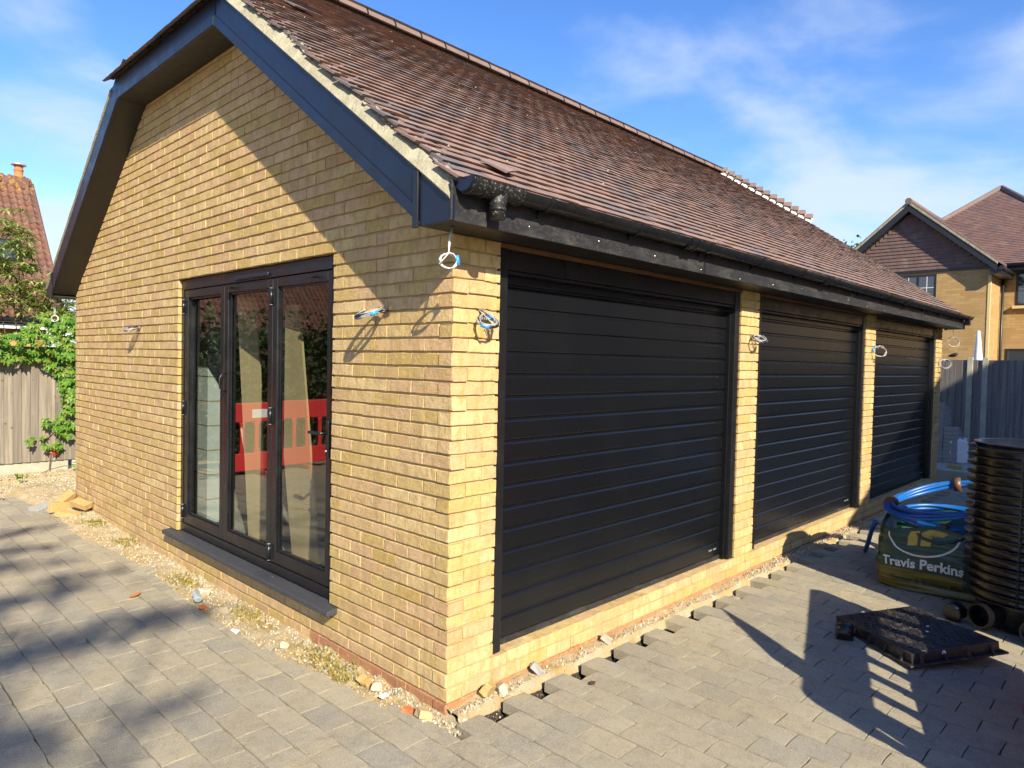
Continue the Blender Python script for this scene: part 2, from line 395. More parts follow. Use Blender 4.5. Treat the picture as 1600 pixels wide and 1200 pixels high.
t = NT('dry_leaf'); MAT['dryleaf'] = t.fin((.36, .13, .035), .7)

# small things
t = NT('grey_cable'); MAT['cgrey'] = t.fin((.34, .34, .34), .45)
t = NT('white_cable'); MAT['cwhite'] = t.fin((.52, .52, .50), .45)
t = NT('black_cable'); MAT['cblack'] = t.fin((.02, .02, .022), .4)
t = NT('blue_tape'); MAT['tape'] = t.fin((.03, .27, .75), .35)
t = NT('blue_water_pipe'); nn = t.noise(9, 4); MAT['pipe'] = t.fin(t.mix(t.rng(nn, .4, .75, 0, .35), (.006, .10, .36), (.06, .14, .27)), .36, spec=.5)
t = NT('sunlit_pipe_blue'); MAT['sunpatch'] = t.fin((.02, .42, .78), .4)  # brighter pipe blue, sunlight put into the colour
t = NT('brown_tape'); MAT['btape'] = t.fin((.10, .045, .03), .45)
t = NT('black_polypropylene'); n1 = t.noise(7, 6, .7); MAT['poly'] = t.fin(t.mix(t.rng(n1, .55, .75, 0, .05), (.006, .006, .007), (.30, .26, .20)), t.rng(n1, .3, .7, .22, .38), spec=.5)
t = NT('cast_cover'); n1 = t.noise(16, 6, .7); MAT['cover'] = t.fin(t.mix(t.rng(n1, .46, .7, 0, .5), (.017, .016, .017), (.17, .125, .09)), t.rng(n1, .3, .7, .35, .65), t.bump(t.noise(120, 3), .3, .002), spec=.5)
t = NT('milky_plastic'); t.b.inputs['Subsurface Weight'].default_value = .3; MAT['milk'] = t.fin((.72, .74, .76), .4)
t = NT('red_barrier_plastic'); MAT['red'] = t.fin(t.mix(t.noise(5), (.55, .018, .022), (.66, .035, .03)), .4, spec=.5)
t = NT('white_reflector'); MAT['white'] = t.fin((.75, .75, .74), .4)
t = NT('green_occluder'); MAT['occgreen'] = t.fin((.03, .12, .06), .5)  # for the added shape behind the wedge shadow
t = NT('clear_plastic_litter'); t.b.inputs['Transmission Weight'].default_value = .5; MAT['litter'] = t.fin((.62, .72, .78), .12)
t = NT('white_upvc'); MAT['upvc'] = t.fin((.74, .74, .72), .4)
t = NT('chimney_metal'); MAT['cowl'] = t.fin((.6, .58, .57), .35, metal=.6)

# house brick wall (far away: pieces too small to tell apart)
t = NT('far_buff_brickwork'); mp = t.n('ShaderNodeMapping'); mp.inputs['Rotation'].default_value = (R(90), 0, R(90))
cx = t.n('ShaderNodeSeparateXYZ'); t.l(t.pos.outputs['Position'], cx.inputs[0])
cc = t.n('ShaderNodeCombineXYZ'); t.l(t.math('ADD', cx.outputs[0], cx.outputs[1]), cc.inputs[0]); t.l(cx.outputs[2], cc.inputs[1])
bt = t.n('ShaderNodeTexBrick'); t.l(cc.outputs[0], bt.inputs['Vector']); bt.inputs['Scale'].default_value = 1
bt.inputs['Brick Width'].default_value = .225; bt.inputs['Row Height'].default_value = .075; bt.inputs['Mortar Size'].default_value = .006
bt.inputs['Color1'].default_value = (.46, .30, .12, 1); bt.inputs['Color2'].default_value = (.36, .22, .085, 1); bt.inputs['Mortar'].default_value = (.30, .22, .12, 1)
col = t.mix(t.rng(t.noise(2.2, 5), .4, .7, 0, .35), bt.outputs[0], (.42, .29, .15))
MAT['farbrick'] = t.fin(col, .92, t.bump(bt.outputs['Fac'], -.6, .006), spec=.15)
t = NT('stone_quoin'); MAT['quoin'] = t.fin((.62, .45, .22), .9)
t = NT('fascia_black_far'); MAT['farblack'] = t.fin((.015, .015, .017), .4)
t = NT('cream_render'); MAT['render'] = t.fin((.55, .50, .42), .9)

# ------------------------------------------------------------------ ground
S_ = .71                                   # roof slope
L, W = 9.83, 6.74                          # garage footprint
GZ = -.03                                  # paving top
OPN, PIER = 2.84, .3275
OPEN = [(PIER + i*(OPN+PIER), PIER + i*(OPN+PIER) + OPN) for i in range(3)]
WY0, WY1, WZ0, WZ1 = 1.12, 3.605, .225, 2.4

g = MB().add([(-250, -250, -.20), (250, -250, -.20), (250, 250, -.20), (-250, 250, -.20)], [(0, 1, 2, 3)]).obj('ground', MAT['ground'], kind='structure')

# block paving ------------------------------------------------------
def chamfer_arrays(sx, sy, sz, b, jit=0, seed=0, seg=1):
    bm = bmesh.new(); bmesh.ops.create_cube(bm, size=1)
    for v in bm.verts: v.co = Vector((v.co.x*sx, v.co.y*sy, v.co.z*sz))
    bmesh.ops.bevel(bm, geom=bm.edges[:], offset=b, segments=seg, affect='EDGES')
    rs = random.Random(seed)
    for v in bm.verts: v.co += Vector((rs.uniform(-jit, jit), rs.uniform(-jit, jit), rs.uniform(-jit, jit)*.5))
    bm.verts.index_update(); V = np.array([v.co[:] for v in bm.verts]); F = [[v.index for v in f.verts] for f in bm.faces]; bm.free(); return V, F
def arr_mesh(name, V, F, mat, smooth=False):
    me = bpy.data.meshes.new(name); me.from_pydata([tuple(v) for v in V], [], F); me.materials.append(mat)
    if smooth: me.polygons.foreach_set('use_smooth', [True]*len(F))
    me.update(); return me

PW, PL = .1655, .2455
pav = MB().prism([(-7, -6), (16, -6), (16, -.27), (-.10, -.27), (-.16, -.12), (-.36, 1.3), (-.42, 7.7), (-7, 7.7)], 2, -.199, -.046).obj('block_paving', MAT['joint'], kind='structure')
def paver_arrays(w, l, seed):
    rs = random.Random(seed); hw, hl = w/2, l/2; nx, ny = 3, max(2, round(l/.05)); ring = []
    for i in range(nx): ring.append((-hw+w*i/nx, -hl))
    for i in range(ny): ring.append((hw, -hl+l*i/ny))
    for i in range(nx): ring.append((hw-w*i/nx, hl))
    for i in range(ny): ring.append((-hw, hl-l*i/ny))
    V = []; n = len(ring)
    for (x, y) in ring:
        jx, jy = rs.uniform(-.0026, .0016), rs.uniform(-.0026, .0016)
        cn = (abs(x) > hw-.001 and abs(y) > hl-.001); V.append((x+(jx if x > 0 else -jx)*(1.6 if cn else 1), y+(jy if y > 0 else -jy)*(1.6 if cn else 1), .03+rs.uniform(-.0016, 0)-(.0022 if cn else 0)))
    V += [(x, y, -.03) for (x, y) in ring]
    return np.array(V), [list(range(n))] + [[(i+1) % n, i, n+i, n+(i+1) % n] for i in range(n)]
paver_vars = [paver_arrays(PW-.0052, PL-.0052, i) for i in range(12)]
half_vars = [paver_arrays(PW-.0045, PL/2-.0045, 30+i) for i in range(4)]
paver_me = [arr_mesh('paver', *a, MAT['paver']) for a in paver_vars]
half_me = [arr_mesh('paver', *a, MAT['paver']) for a in half_vars]
cand = []
def gable_edge(y):          # where the paving stops in front of the gable wall
    if y < 1.3: return -.125 - .19*max(0, y+.1)/1.4
    return -.315 - .03*math.sin((y-1.3)*2.1) - .02*max(0, y-4.5)
for i in range(-42, 96):
    x = i*PW + .028
    off = (i % 2)*PL/2
    j0 = -26
    for j in range(j0, 34):
        y = j*PL + off - .012
        if x > -.08:                                   # in front of the doors
            if y + PL/2 > -.105: continue
        else:
            if y > 7.55: continue
            if y > -.16:
                ed = gable_edge(y); w_ = min(PW, ed-(x-PW/2))
                if w_ < .035: continue
                if w_ < PW-.004: cand.append((x-(PW-w_)/2, y, 0, w_/PW)); continue
        if x > 15.8 or y < -5.9: continue
        cand.append((x, y, 0, 1))
# a missing or cut half block here and there along the wall
edge_rows = sorted({i for i in range(0, 60)})
for i in edge_rows:
    x = i*PW + .028
    if i % 2 == 0 and (i in (12, 20, 26, 28, 34)): cand.append((x, -.13 + -.012 + .0, 1, 1))
cand2 = []
for (x, y, h, wf) in cand:
    q = pix((x, y, GZ)); s = -1
    if q and -30 < q[0] < 1630 and -30 < q[1] < 1230: s = 1/q[2]**2 * (CAM[2])/np.linalg.norm(np.array([x, y, GZ])-CAM)
    cand2.append((s*wf if s > 0 else s, x, y, h, wf))
cand2.sort(reverse=True)
items = []
for k, (s, x, y, h, wf) in enumerate(cand2):
    rs = random.Random(k*13+5)
    sag = .004*mnoise.noise(Vector((x*.7, y*.7, 3.1))) + (-.003 if x > 0 and y > -.4 else 0)*rs.random()
    loc = (x+rs.uniform(-.0015, .0015), y+rs.uniform(-.0015, .0015), GZ-.03+sag+rs.uniform(-.0015, .0015))
    rot = (rs.uniform(-.006, .006), rs.uniform(-.006, .006), rs.uniform(-.008, .008))
    if k < 300:
        ms = half_me if h else paver_me; inst('paver', ms[k % len(ms)], loc, rot, (wf, 1, 1), parent=pav)
    else:
        V, F = (half_vars if h else paver_vars)[k % (4 if h else 12)]; items.append((V, F, TRS(loc, rot, (wf, 1, 1))))
merged('paver_field', items, MAT['paver'], pav, smooth=False, kind='stuff')

# ------------------------------------------------------------------ garage
garage = empty('garage', (0, 0, 0))
tag(garage, 'buff brick triple garage with brown tiled half-hipped roof and black doors', 'garage')

# wall core (mortar)
core = MB(); e = .0108; T = .135
zt = lambda y: 2.42 + S_*min(y, W-y)
HY0, HZ = 2.33, 2.42 + S_*2.33
HY1 = W - HY0
core.prism([(e+.002, -.3), (WY0-e, -.3), (WY0-e, zt(WY0)), (e+.002, zt(0))], 0, e, T)
core.prism([(WY1+e, -.3), (W, -.3), (W, zt(W)), (HY1, HZ), (WY1+e, HZ)], 0, e, T)
core.prism([(WY0-e, -.3), (WY1+e, -.3), (WY1+e, WZ0-.012), (WY0-e, WZ0-.012)], 0, e, T)
core.prism([(WY0-e, WZ1+e), (WY1+e, WZ1+e), (WY1+e, HZ), (HY0, HZ), (WY0-e, zt(WY0-e))], 0, e, T)
core.box(e+.002, L-.001, e, .24, -.3, .15-.008)                # base under the doors
piers = [(0, PIER)] + [(OPEN[0][1], OPEN[1][0]), (OPEN[1][1], OPEN[2][0]), (OPEN[2][1], L)]
for (a, b) in piers: core.box(a+e+.002, b-e, e, .24, .142, 2.45)
for (a, b) in OPEN: core.box(a-e, b+e, .03, .24, 2.385, 2.75)
core.box(T, L, W-T, W, -.3, 2.6)                               # rear wall
core.box(L-T, L-e, .24, W-T, -.3, 2.6)
core.prism([(.2, 2.6), (HY0, HZ), (HY1, HZ), (W-.2, 2.6)], 0, L-T, L-e)
wall = core.obj('wall', MAT['mortar'], garage)

BH, GA = .065, .075
def brick_arrays(Lb, seed):
    """one brick, front face at y=0 looking to -y, depth 0.1"""
    rs = random.Random(seed); hx, hz = Lb/2, BH/2
    xs = [-hx, -hx+.0035, -hx*.34, hx*.34, hx-.0035, hx] if Lb > .15 else [-hx, -hx+.0035, 0, hx-.0035, hx]
    zs = [-hz, -hz+.0035, hz-.0035, hz]
    V = []
    for iz, z in enumerate(zs):
        for ix, x in enumerate(xs):
            bx, bz = ix in (0, len(xs)-1), iz in (0, len(zs)-1)
            y = (.0030 if (bx or bz) else 0) + rs.uniform(-.0014, .0014)
            if bx and bz: y += .0015
            V.append((x + (rs.uniform(-.0022, .0022) if bx else rs.uniform(-.004, .004)), y,
                      z + (rs.uniform(-.0024, .0034)*(1 if iz == 0 else -1) if bz else 0)))
    n, m = len(zs), len(xs); F = quadgrid(n, m)
    ring = [j for j in range(m)] + [i*m+m-1 for i in range(1, n)] + [(n-1)*m+j for j in range(m-2, -1, -1)] + [i*m for i in range(n-2, 0, -1)]
    b = len(V); V += [(V[i][0], .1, V[i][2]) for i in ring]; k = len(ring)
    F += [(ring[(q+1) % k], ring[q], b+q, b+(q+1) % k) for q in range(k)]
    return np.array(V), [list(f) for f in F]
B_ST = [brick_arrays(.215, 100+i) for i in range(8)]
B_HD = [brick_arrays(.1025, 200+i) for i in range(5)]
me_ST = [arr_mesh('brick', *a, MAT['brick']) for a in B_ST]; me_HD = [arr_mesh('brick', *a, MAT['brick']) for a in B_HD]
red_ST = [arr_mesh('brick', *a, MAT['redbrick'], True) for a in B_ST[:4]]; red_HD = [arr_mesh('brick', *a, MAT['redbrick'], True) for a in B_HD[:3]]

bricks = []      # (centre, rotz, length, red)
def lay(wallid, k, s0, s1, start, red=False):
    """bricks of course k between s0..s1 on the bond grid"""
    n0 = math.floor((s0-start)/.225)-1; z = k*GA + GA/2
    s = start + n0*.225
    while s < s1:
        a, b = max(s, s0), min(s+.215, s1)
        if b-a > .035:
            c = (a+b)/2
            if wallid == 'gable': bricks.append(((0, c, z), -R(90), b-a, red))
            else: bricks.append(((c, 0, z), 0, b-a, red))
        s += .225
for k in range(-2, 60):
    z = k*GA; red = k < 0
    ylo = max(0, (z-2.42)/S_); yhi = W-ylo
    if z > HZ or ylo > HY0+.05: break
    first = .225 if k % 2 == 0 else .1125
    lo = first if ylo < .02 else ylo
    spans = [(lo, yhi)]
    if WZ0-.01 <= z < WZ1-.01: spans = [(lo, WY0), (WY1, yhi)]
    for a, b in spans:
        if red and b > 1.4:
            lay('gable', k, a, 1.24+(k % 2)*.1125, first, True); lay('gable', k, 1.25+(k % 2)*.1125, b, first, False)
        else: lay('gable', k, a, b, first, red)
    if ylo < .02:          # corner brick
        if k % 2 == 0: bricks.append(((0, .1075, z+GA/2), -R(90), .215, red))
        else: bricks.append(((.1075, 0, z+GA/2), 0, .215, red))
for k in range(-2, 32):
    red = k < 0; f0 = .1125 if k % 2 == 0 else .225
    if k < 2: lay('front', k, f0, L, f0, red)
    else:
        z = k*GA+GA/2
        for n, (a, b) in enumerate(piers):
            if n == 0:
                bricks.append((((.1125+.3275)/2, 0, z), 0, .215, False) if k % 2 == 0 else (((.225+.3275)/2, 0, z), 0, .1025, False))
            elif k % 2 == 0: bricks += [((a+.05125, 0, z), 0, .1025, False), ((a+.22, 0, z), 0, .215, False)]
            else: bricks += [((a+.1075, 0, z), 0, .215, False), ((a+.27625, 0, z), 0, .1025, False)]
sc_ = []
for bk in bricks:
    c, rz, ln, red = bk; q = pix(c); s = -1
    if c[2] > 0 and q and -20 < q[0] < 1620 and -20 < q[1] < 1220:
        d = np.array(c)-CAM; dd = np.linalg.norm(d); cs = abs(d[0] if rz else d[1])/dd; s = ln*cs/dd**2
    sc_.append((s, bk))
sc_.sort(key=lambda a: -a[0])
fld, fldr = [], []
for k, (s, (c, rz, ln, red)) in enumerate(sc_):
    rs = random.Random(k*7+1)
    big = ln > .16; base = .215 if big else .1025
    out = rs.uniform(-.0014, .0018); dz = rs.uniform(-.0012, .0012)
    loc = (c[0]-out, c[1], c[2]+dz) if rz else (c[0], c[1]-out, c[2]+dz)
    rot = (rs.uniform(-.008, .008), rs.uniform(-.010, .010), rz+rs.uniform(-.006, .006)); scl = ((ln+.0075)/base, 1, 1)
    if k < 300: inst('brick', (me_ST if big else me_HD)[k % (8 if big else 5)], loc, rot, scl, wall)
    else:
        V, F = (B_ST if big else B_HD)[k % (8 if big else 5)]; (fldr if red else fld).append((V, F, TRS(loc, rot, scl)))
merged('brick_field', fld, MAT['brick'], wall, smooth=False, kind='stuff')
merged('red_brick_field', fldr, MAT['redbrick'], wall, smooth=False, kind='stuff')
for yy in (4.352, 6.24):
    m = MB().box(-.004, .05, yy-.107, yy+.107, .228, .294)
    a = m.obj('air_brick', MAT['loosebrick'], wall); sl_ = MB()
    for j in range(4): sl_.box(-.0065, .004, yy-.09, yy+.09, .237+j*.0135, .2425+j*.0135)
    # dark slots
    sl_.obj('air_brick_slot', MAT['mortar'], wall)

# head strips over the doors
for (a, b) in OPEN: MB().box(a+.002, b-.002, -.002, .028, 2.372, 2.394).obj('door_head', MAT['lintel'], garage)

# floor, ceiling
MB().box(T, L-T, .12, W-T, -.1, .141).obj('floor_slab', MAT['ifloor'], garage)
MB().box(T, L-T, .24, W-T, 2.62, 2.66).obj('ceiling', MAT['inner'], garage)
MB().box(3.2, 3.3, .24, W-T, .146, 2.619).obj('partition', MAT['inner'], garage)

# eaves ------------------------------------------------------------
OV = .24
X0, X1 = -.25, 10.04
FX0, FX1 = -OV, 9.95
fas = MB(); fas.box(FX0, FX1, -.250, -.232, 2.392, 2.575)
bev(fas.obj('fascia', MAT['fascia'], garage), .003)
MB().box(FX0+.02, FX1, -.231, .006, 2.398, 2.408).obj('eaves_soffit', MAT['soffit'], garage)
MB().box(FX0+.02, FX1, W-.006, W+.232, 2.398, 2.408).obj('eaves_soffit', MAT['soffit'], garage)
MB().box(FX0, FX1, W+.232, W+.250, 2.392, 2.575).obj('fascia', MAT['barge'], garage)
for joint in (2.05, 5.0, 7.6):
    MB().box(joint, joint+.03, -.2525, -.2505, 2.393, 2.57).obj('fascia_joint', MAT['black'], garage)
pins = MB()
for x in np.arange(.28, 9.9, .58):
    pins.lathe([(0, .0025), (.005, .002), (.006, 0)], (x, 0, 0), 8)
pv = [( p[0], -.2505-p[2], 2.43+.02*math.sin(p[0]*9)+p[1]) for p in pins.v]; pins.v = pv
pins.obj('fascia_pin', MAT['steel'], garage)

def gable_end(xo, xi, sgn):
    """barge boards, soffits and box ends in the plane x = xo..xi"""
    for side in (0, 1):
        my = (lambda y: y) if side == 0 else (lambda y: W-y)
        P = lambda pts: [(my(y), z) for y, z in pts][::(1 if side == 0 else -1)]
        bev(MB().prism(P([(.0, 2.42), (HY0, HZ), (HY0-.035, HZ+.225), (.0, 2.66)]), 0, xo, xi).obj('bargeboard', MAT['barge'], garage), .003)
        # step along the board's lower third
        m = MB().prism(P([(.02, 2.437), (HY0-.004, HZ+.004), (HY0-.012, HZ+.070), (.02, 2.505)]), 0, xo-.006*sgn, xo-.0005*sgn); m.obj('barge_step', MAT['barge'], garage)
        MB().prism(P([(0.006, 2.424), (HY0, HZ+.001), (HY0-.008, HZ+.012), (.006, 2.437)]), 0, xi, .004 if sgn > 0 else L-.004).obj('verge_soffit', MAT['soffit'], garage)
        bev(MB().prism(P([(-.252, 2.392), (-.016, 2.392), (-.016, 2.645), (-.252, 2.51)]), 0, xo+.002*sgn, xi).obj('box_end', MAT['barge'], garage), .003)
        bev(MB().prism(P([(-.018, 2.385), (.022, 2.385), (.022, 2.665), (-.018, 2.655)]), 0, xo-.012*sgn, xo+.001*sgn).obj('corner_trim', MAT['black'], garage), .003)
        # verge bedding: undercloak and mortar
        vm = MB(); n = 60; rs = random.Random(side+int(sgn)+5)
        lo, hi = [], []
        for i in range(n+1):
            y = -.24 + (2.14+.24)*i/n
            lo.append((y, 2.655+S_*y)); hi.append((y, 2.772+S_*y))
        vv = []; ff = []
        for i in range(n+1):
            for (dx, q) in ((xo+.004*sgn, lo[i]), (xo-.013*sgn+rs.uniform(-.002, .002), (lo[i][0], lo[i][1]+.018)),
                            (xo+.030*sgn+rs.uniform(-.006, .006), (hi[i][0], hi[i][1]-.035)), (xo+.075*sgn+rs.uniform(-.012, .012), (hi[i][0], hi[i][1]+.010)), (xo+.15*sgn, (hi[i][0], hi[i][1]-.02)), (xo+.15*sgn, lo[i])):
                vv.append((dx, my(q[0]), q[1]))
        ff = quadgrid(n+1, 6) + [tuple(range(6)), tuple(range(n*6, n*6+6))[::-1]]
        vm.add(vv, ff).obj('verge_mortar', MAT['vmortar'], garage)
    # half-hip eaves
    zt_ = HZ+.225
    bev(MB().box(*sorted((xo, xi)), HY0-.034, HY1+.034, HZ, zt_).obj('hip_fascia', MAT['barge'], garage), .003)
    MB().box(*sorted((xo-.006*sgn, xo-.0005*sgn)), HY0+.012, HY1-.012, HZ+.004, HZ+.072).obj('barge_step', MAT['barge'], garage)
    MB().box(*sorted((xi, .004 if sgn > 0 else L-.004)), HY0, HY1, HZ+.002, HZ+.012).obj('hip_soffit', MAT['soffit'], garage)
    MB().box(*sorted((xo-.004*sgn, xo-.03*sgn)), HY0-.10, HY1+.10, zt_-.035, zt_-.008).obj('hip_drip', MAT['black'], garage)
gable_end(-OV, -OV+.02, 1)
gable_end(L+.19, L+.17, -1)

# gutter -------------------------------------------------------------
GY, GZT, GR = -.306, 2.575, .054
gut = MB(); seg = 12
xs_ = [-.205, 9.99]
prof = [(GY+GR*math.cos(a), GZT+GR*math.sin(a)) for a in np.linspace(math.pi, 2*math.pi, seg+1)]
prof_i = [(GY+(GR-.003)*math.cos(a), GZT+(GR-.003)*math.sin(a)) for a in np.linspace(2*math.pi, math.pi, seg+1)]
gut.prism([(p[0], p[1]) for p in prof+prof_i], 0, xs_[0], xs_[1])
for f in range(len(gut.sm)): gut.sm[f] = f >= 2
gutter = gut.obj('gutter', MAT['black'], garage)
gm = gutter.modifiers.new('edge', 'EDGE_SPLIT'); gm.split_angle = R(50)
def arc_band(xa, xb, r0_, r1_, a0=math.pi, a1=2*math.pi, mat='black', name='gutter_bracket', seg=12, lip=0.0):
    o_ = [(GY+r1_*math.cos(a), GZT+r1_*math.sin(a)) for a in np.linspace(a0, a1, seg+1)]
    i_ = [(GY+r0_*math.cos(a), GZT+r0_*math.sin(a)) for a in np.linspace(a1, a0, seg+1)]
    return MB().prism(o_+i_, 0, xa, xb).obj(name, MAT[mat], gutter)
for x in (.32, 1.12, 1.95, 2.75, 3.55, 4.36, 5.15, 5.95, 6.75, 7.55, 8.35, 9.1, 9.75):
    b_ = MB()
    o_ = [(GY+.060*math.cos(a), GZT+.060*math.sin(a)) for a in np.linspace(math.pi*1.0, 2*math.pi, 13)]
    i_ = [(GY+.0545*math.cos(a), GZT+.0545*math.sin(a)) for a in np.linspace(2*math.pi, math.pi, 13)]
    b_.prism(o_+i_, 0, x, x+.028)
    b_.prism([(GY+.03, GZT-.055), (-.252, GZT-.085), (-.252, GZT-.01), (GY+.05, GZT-.01)], 0, x+.009, x+.019)
    b_.obj('gutter_bracket', MAT['black'], gutter)
for x in (1.70, 4.1, 6.6):
    arc_band(x, x+.075, .0545, .0635, name='gutter_union'); arc_band(x-.008, x+.004, .0545, .068, name='gutter_union'); arc_band(x+.07, x+.083, .0545, .068, name='gutter_union')
cap = MB().prism([(GY+.06*math.cos(a), GZT+.006+.062*math.sin(a)) for a in np.linspace(math.pi, 2*math.pi, 17)], 0, -.219, -.207)
cap.obj('gutter_end_cap', MAT['barge'], gutter)
MB().prism([(GY+.06*math.cos(a), GZT+.006+.062*math.sin(a)) for a in np.linspace(math.pi, 2*math.pi, 17)], 0, 9.991, 10.003).obj('gutter_end_cap', MAT['black'], gutter)
arc_band(-.206, -.10, .0545, .061, mat='splash', name='gutter_outlet')
for xa in (-.200, -.185, -.115, -.02, .11): arc_band(xa, xa+.012, .0545, .067, mat='splash', name='gutter_outlet_rib')
arc_band(-.10, .13, .0545, .0625, mat='splash', name='gutter_outlet')
MB().tube([(-.005, GY, GZT-.03), (-.005, GY, GZT-.085), (-.005, GY-.004, GZT-.105), (-.005, GY-.004, GZT-.150)], [.052, .042, .036, .036], 16).obj('gutter_outlet_spigot', MAT['splash'], gutter)
MB().tube([(-.005, GY-.004, GZT-.098), (-.005, GY-.004, GZT-.112)], [.041, .041], 16).obj('gutter_outlet_rib', MAT['splash'], gutter)
MB().box(9.86, 9.93, GY-.035, GY+.03, GZT-.13, GZT-.04).obj('gutter_outlet_spigot', MAT['black'], gutter)

# roof ----------------------------------------------------------------
zr = lambda y: 2.79 + S_*min(y, W-y)
YE, YH, YR = -.285, 2.14, W/2
HRUN = 1.0
deck = MB(); dn = -.055
def dk(x, y): return (x, y, zr(y)+dn)
A = [dk(X0+.05, -.22), dk(X1-.05, -.22), dk(X1-.05, YH), dk(X1-HRUN, YR), dk(X0+HRUN, YR), dk(X0+.05, YH)]
Bk = [dk(X0+.05, W+.22), dk(X1-.05, W+.22), dk(X1-.05, W-YH), dk(X1-HRUN, YR), dk(X0+HRUN, YR), dk(X0+.05, W-YH)]
def slab(pts, th=.03):
    n = len(pts); deck.add(pts+[(p[0], p[1], p[2]-th) for p in pts], [tuple(range(n)), tuple(range(n, 2*n))[::-1]]+[(i, n+i, n+(i+1) % n, (i+1) % n) for i in range(n)])
slab(A); slab(Bk[::-1]); slab([A[5], A[4], Bk[5]]); slab([A[2], Bk[2], A[3]])
roof = deck.obj('roof', MAT['soffit'], garage)

TW, TG = .1655, .098
ca, sa = 1/math.hypot(1, S_), S_/math.hypot(1, S_)
def tile_arrays(w, seed, ln=.20):
    """plain tile: x across, y up the slope (0 = tail), z normal"""
    rs = random.Random(seed); hw = w/2; V = []
    cam_ = .0012+rs.uniform(-.0006, .0008); skew = rs.uniform(-.0015, .0015)
    for (y, zb, zt) in ((0, .0115, .0265), (ln, -.006, .002)):
        for zz_, cc_ in ((zb, 0), (zt, 0)):
            for (x, c) in ((-hw, 0), (0, cam_), (hw, 0)):
                V.append((x, y + (skew*x/hw if y == 0 else 0) + (rs.uniform(-.0015, .0015) if y == 0 else 0) + (.012 if (y == 0 and zz_ == zb) else 0), zz_+c))
    # idx: tail bottom 0-2, tail top 3-5, head bottom 6-8, head top 9-11
    F = [[0, 1, 4, 3], [1, 2, 5, 4], [3, 4, 10, 9], [4, 5, 11, 10], [0, 3, 9, 6], [2, 8, 11, 5], [0, 6, 7, 1], [1, 7, 8, 2]]
    return np.array(V), F
T_V = [tile_arrays(TW-.0008, i) for i in range(8)]; T_H = [tile_arrays(TW/2-.0008, 40+i) for i in range(4)]
T_me = [arr_mesh('roof_tile', *a, MAT['tile']) for a in T_V]; T_hme = [arr_mesh('roof_tile', *a, MAT['tile']) for a in T_H]
tiles = []
nrow = int((YR-YE)/ca/TG)+1
for side in (0, 1):
    for i in range(nrow):
        y = YE + i*TG*ca; z = zr(y) - .03
        if y > YR-.02: break
        xa, xb = X0+.050, X1-.030
        if y > YH: f_ = (y-YH)/(YR-YH)*HRUN; xa, xb = X0+f_, X1-f_
        x = X0+.050 - (TW/2 if i % 2 else 0)
        while x < xb-.02:
            a, b = max(x, xa), min(x+TW, xb)
            if b-a > .03: tiles.append((side, i, (a+b)/2, y, z, b-a))
            x += TW
ts = []
for tl in tiles:
    side, i, x, y, z, w = tl; s = -1
    if side == 0:
        q = pix((x, y, z))
        if q and -10 < q[0] < 1610 and -10 < q[1] < 1210:
            d = np.array([x, y, z])-CAM; dd = np.linalg.norm(d); s = w*abs(d @ np.array([0, sa, -ca]))/dd**3
    ts.append((s, tl))
ts.sort(key=lambda a: -a[0])
items = []
for k, (s, (side, i, x, y, z, w)) in enumerate(ts):
    rs = random.Random(k*3+2); big = w > .12; base = TW if big else TW/2
    lift = rs.uniform(0, .002) + (.004 if rs.random() < .04 else 0)
    jx = rs.uniform(-.045, .008) if (x < X0+.15 and side == 0) else rs.uniform(-.001, .001)
    if side == 0: M = frame((x+jx, y+rs.uniform(-.003, .003), z+lift), (1, 0, 0), (0, ca, sa), (0, -sa, ca))
    else: M = frame((x+jx, W-y, z+lift), (-1, 0, 0), (0, -ca, sa), (0, sa, ca))
    M = M @ TRS((0, 0, 0), (rs.uniform(-.010, .012), rs.uniform(-.004, .004), rs.uniform(-.006, .006)), (w/base, 1, 1))
    if k < 300:
        o = inst('roof_tile', (T_me if big else T_hme)[k % (8 if big else 4)], (0, 0, 0), parent=roof); o.matrix_world = M
    else: V, F = (T_V if big else T_H)[k % (8 if big else 4)]; items.append((V, F, M))
# half-hip slopes at both ends
hs_ = (zr(YR)-zr(YH))/HRUN; hc, hsn = 1/math.hypot(1, hs_), hs_/math.hypot(1, hs_)
for sgn, xe in ((1, X0), (-1, X1)):
    nr = int(HRUN/hc/TG)+1
    for i in range(nr):
        u = -.05 + i*TG*hc
        f_ = max(u, 0)/HRUN; ya, yb = YH+f_*(YR-YH), W-YH-f_*(YR-YH)
        y = ya-.012*(i == 0)
        while y < yb-.02:
            w = min(TW, yb-y); rs = random.Random(i*100+int(y*50))
            M = frame((xe+sgn*u, y+w/2, zr(YH)-.028+hs_*u+rs.uniform(0, .003)), (0, -sgn, 0), (sgn*hc, 0, hsn), (-sgn*hsn, 0, hc)) @ TRS((0, 0, 0), (rs.uniform(-.01, .012), rs.uniform(-.008, .008), 0), (w/TW, 1, 1))
            V, F = T_V[int(y*37) % 8]; items.append((V, F, M)); y += TW
merged('roof_tile_field', items, MAT['tile'], roof, smooth=False, kind='stuff')
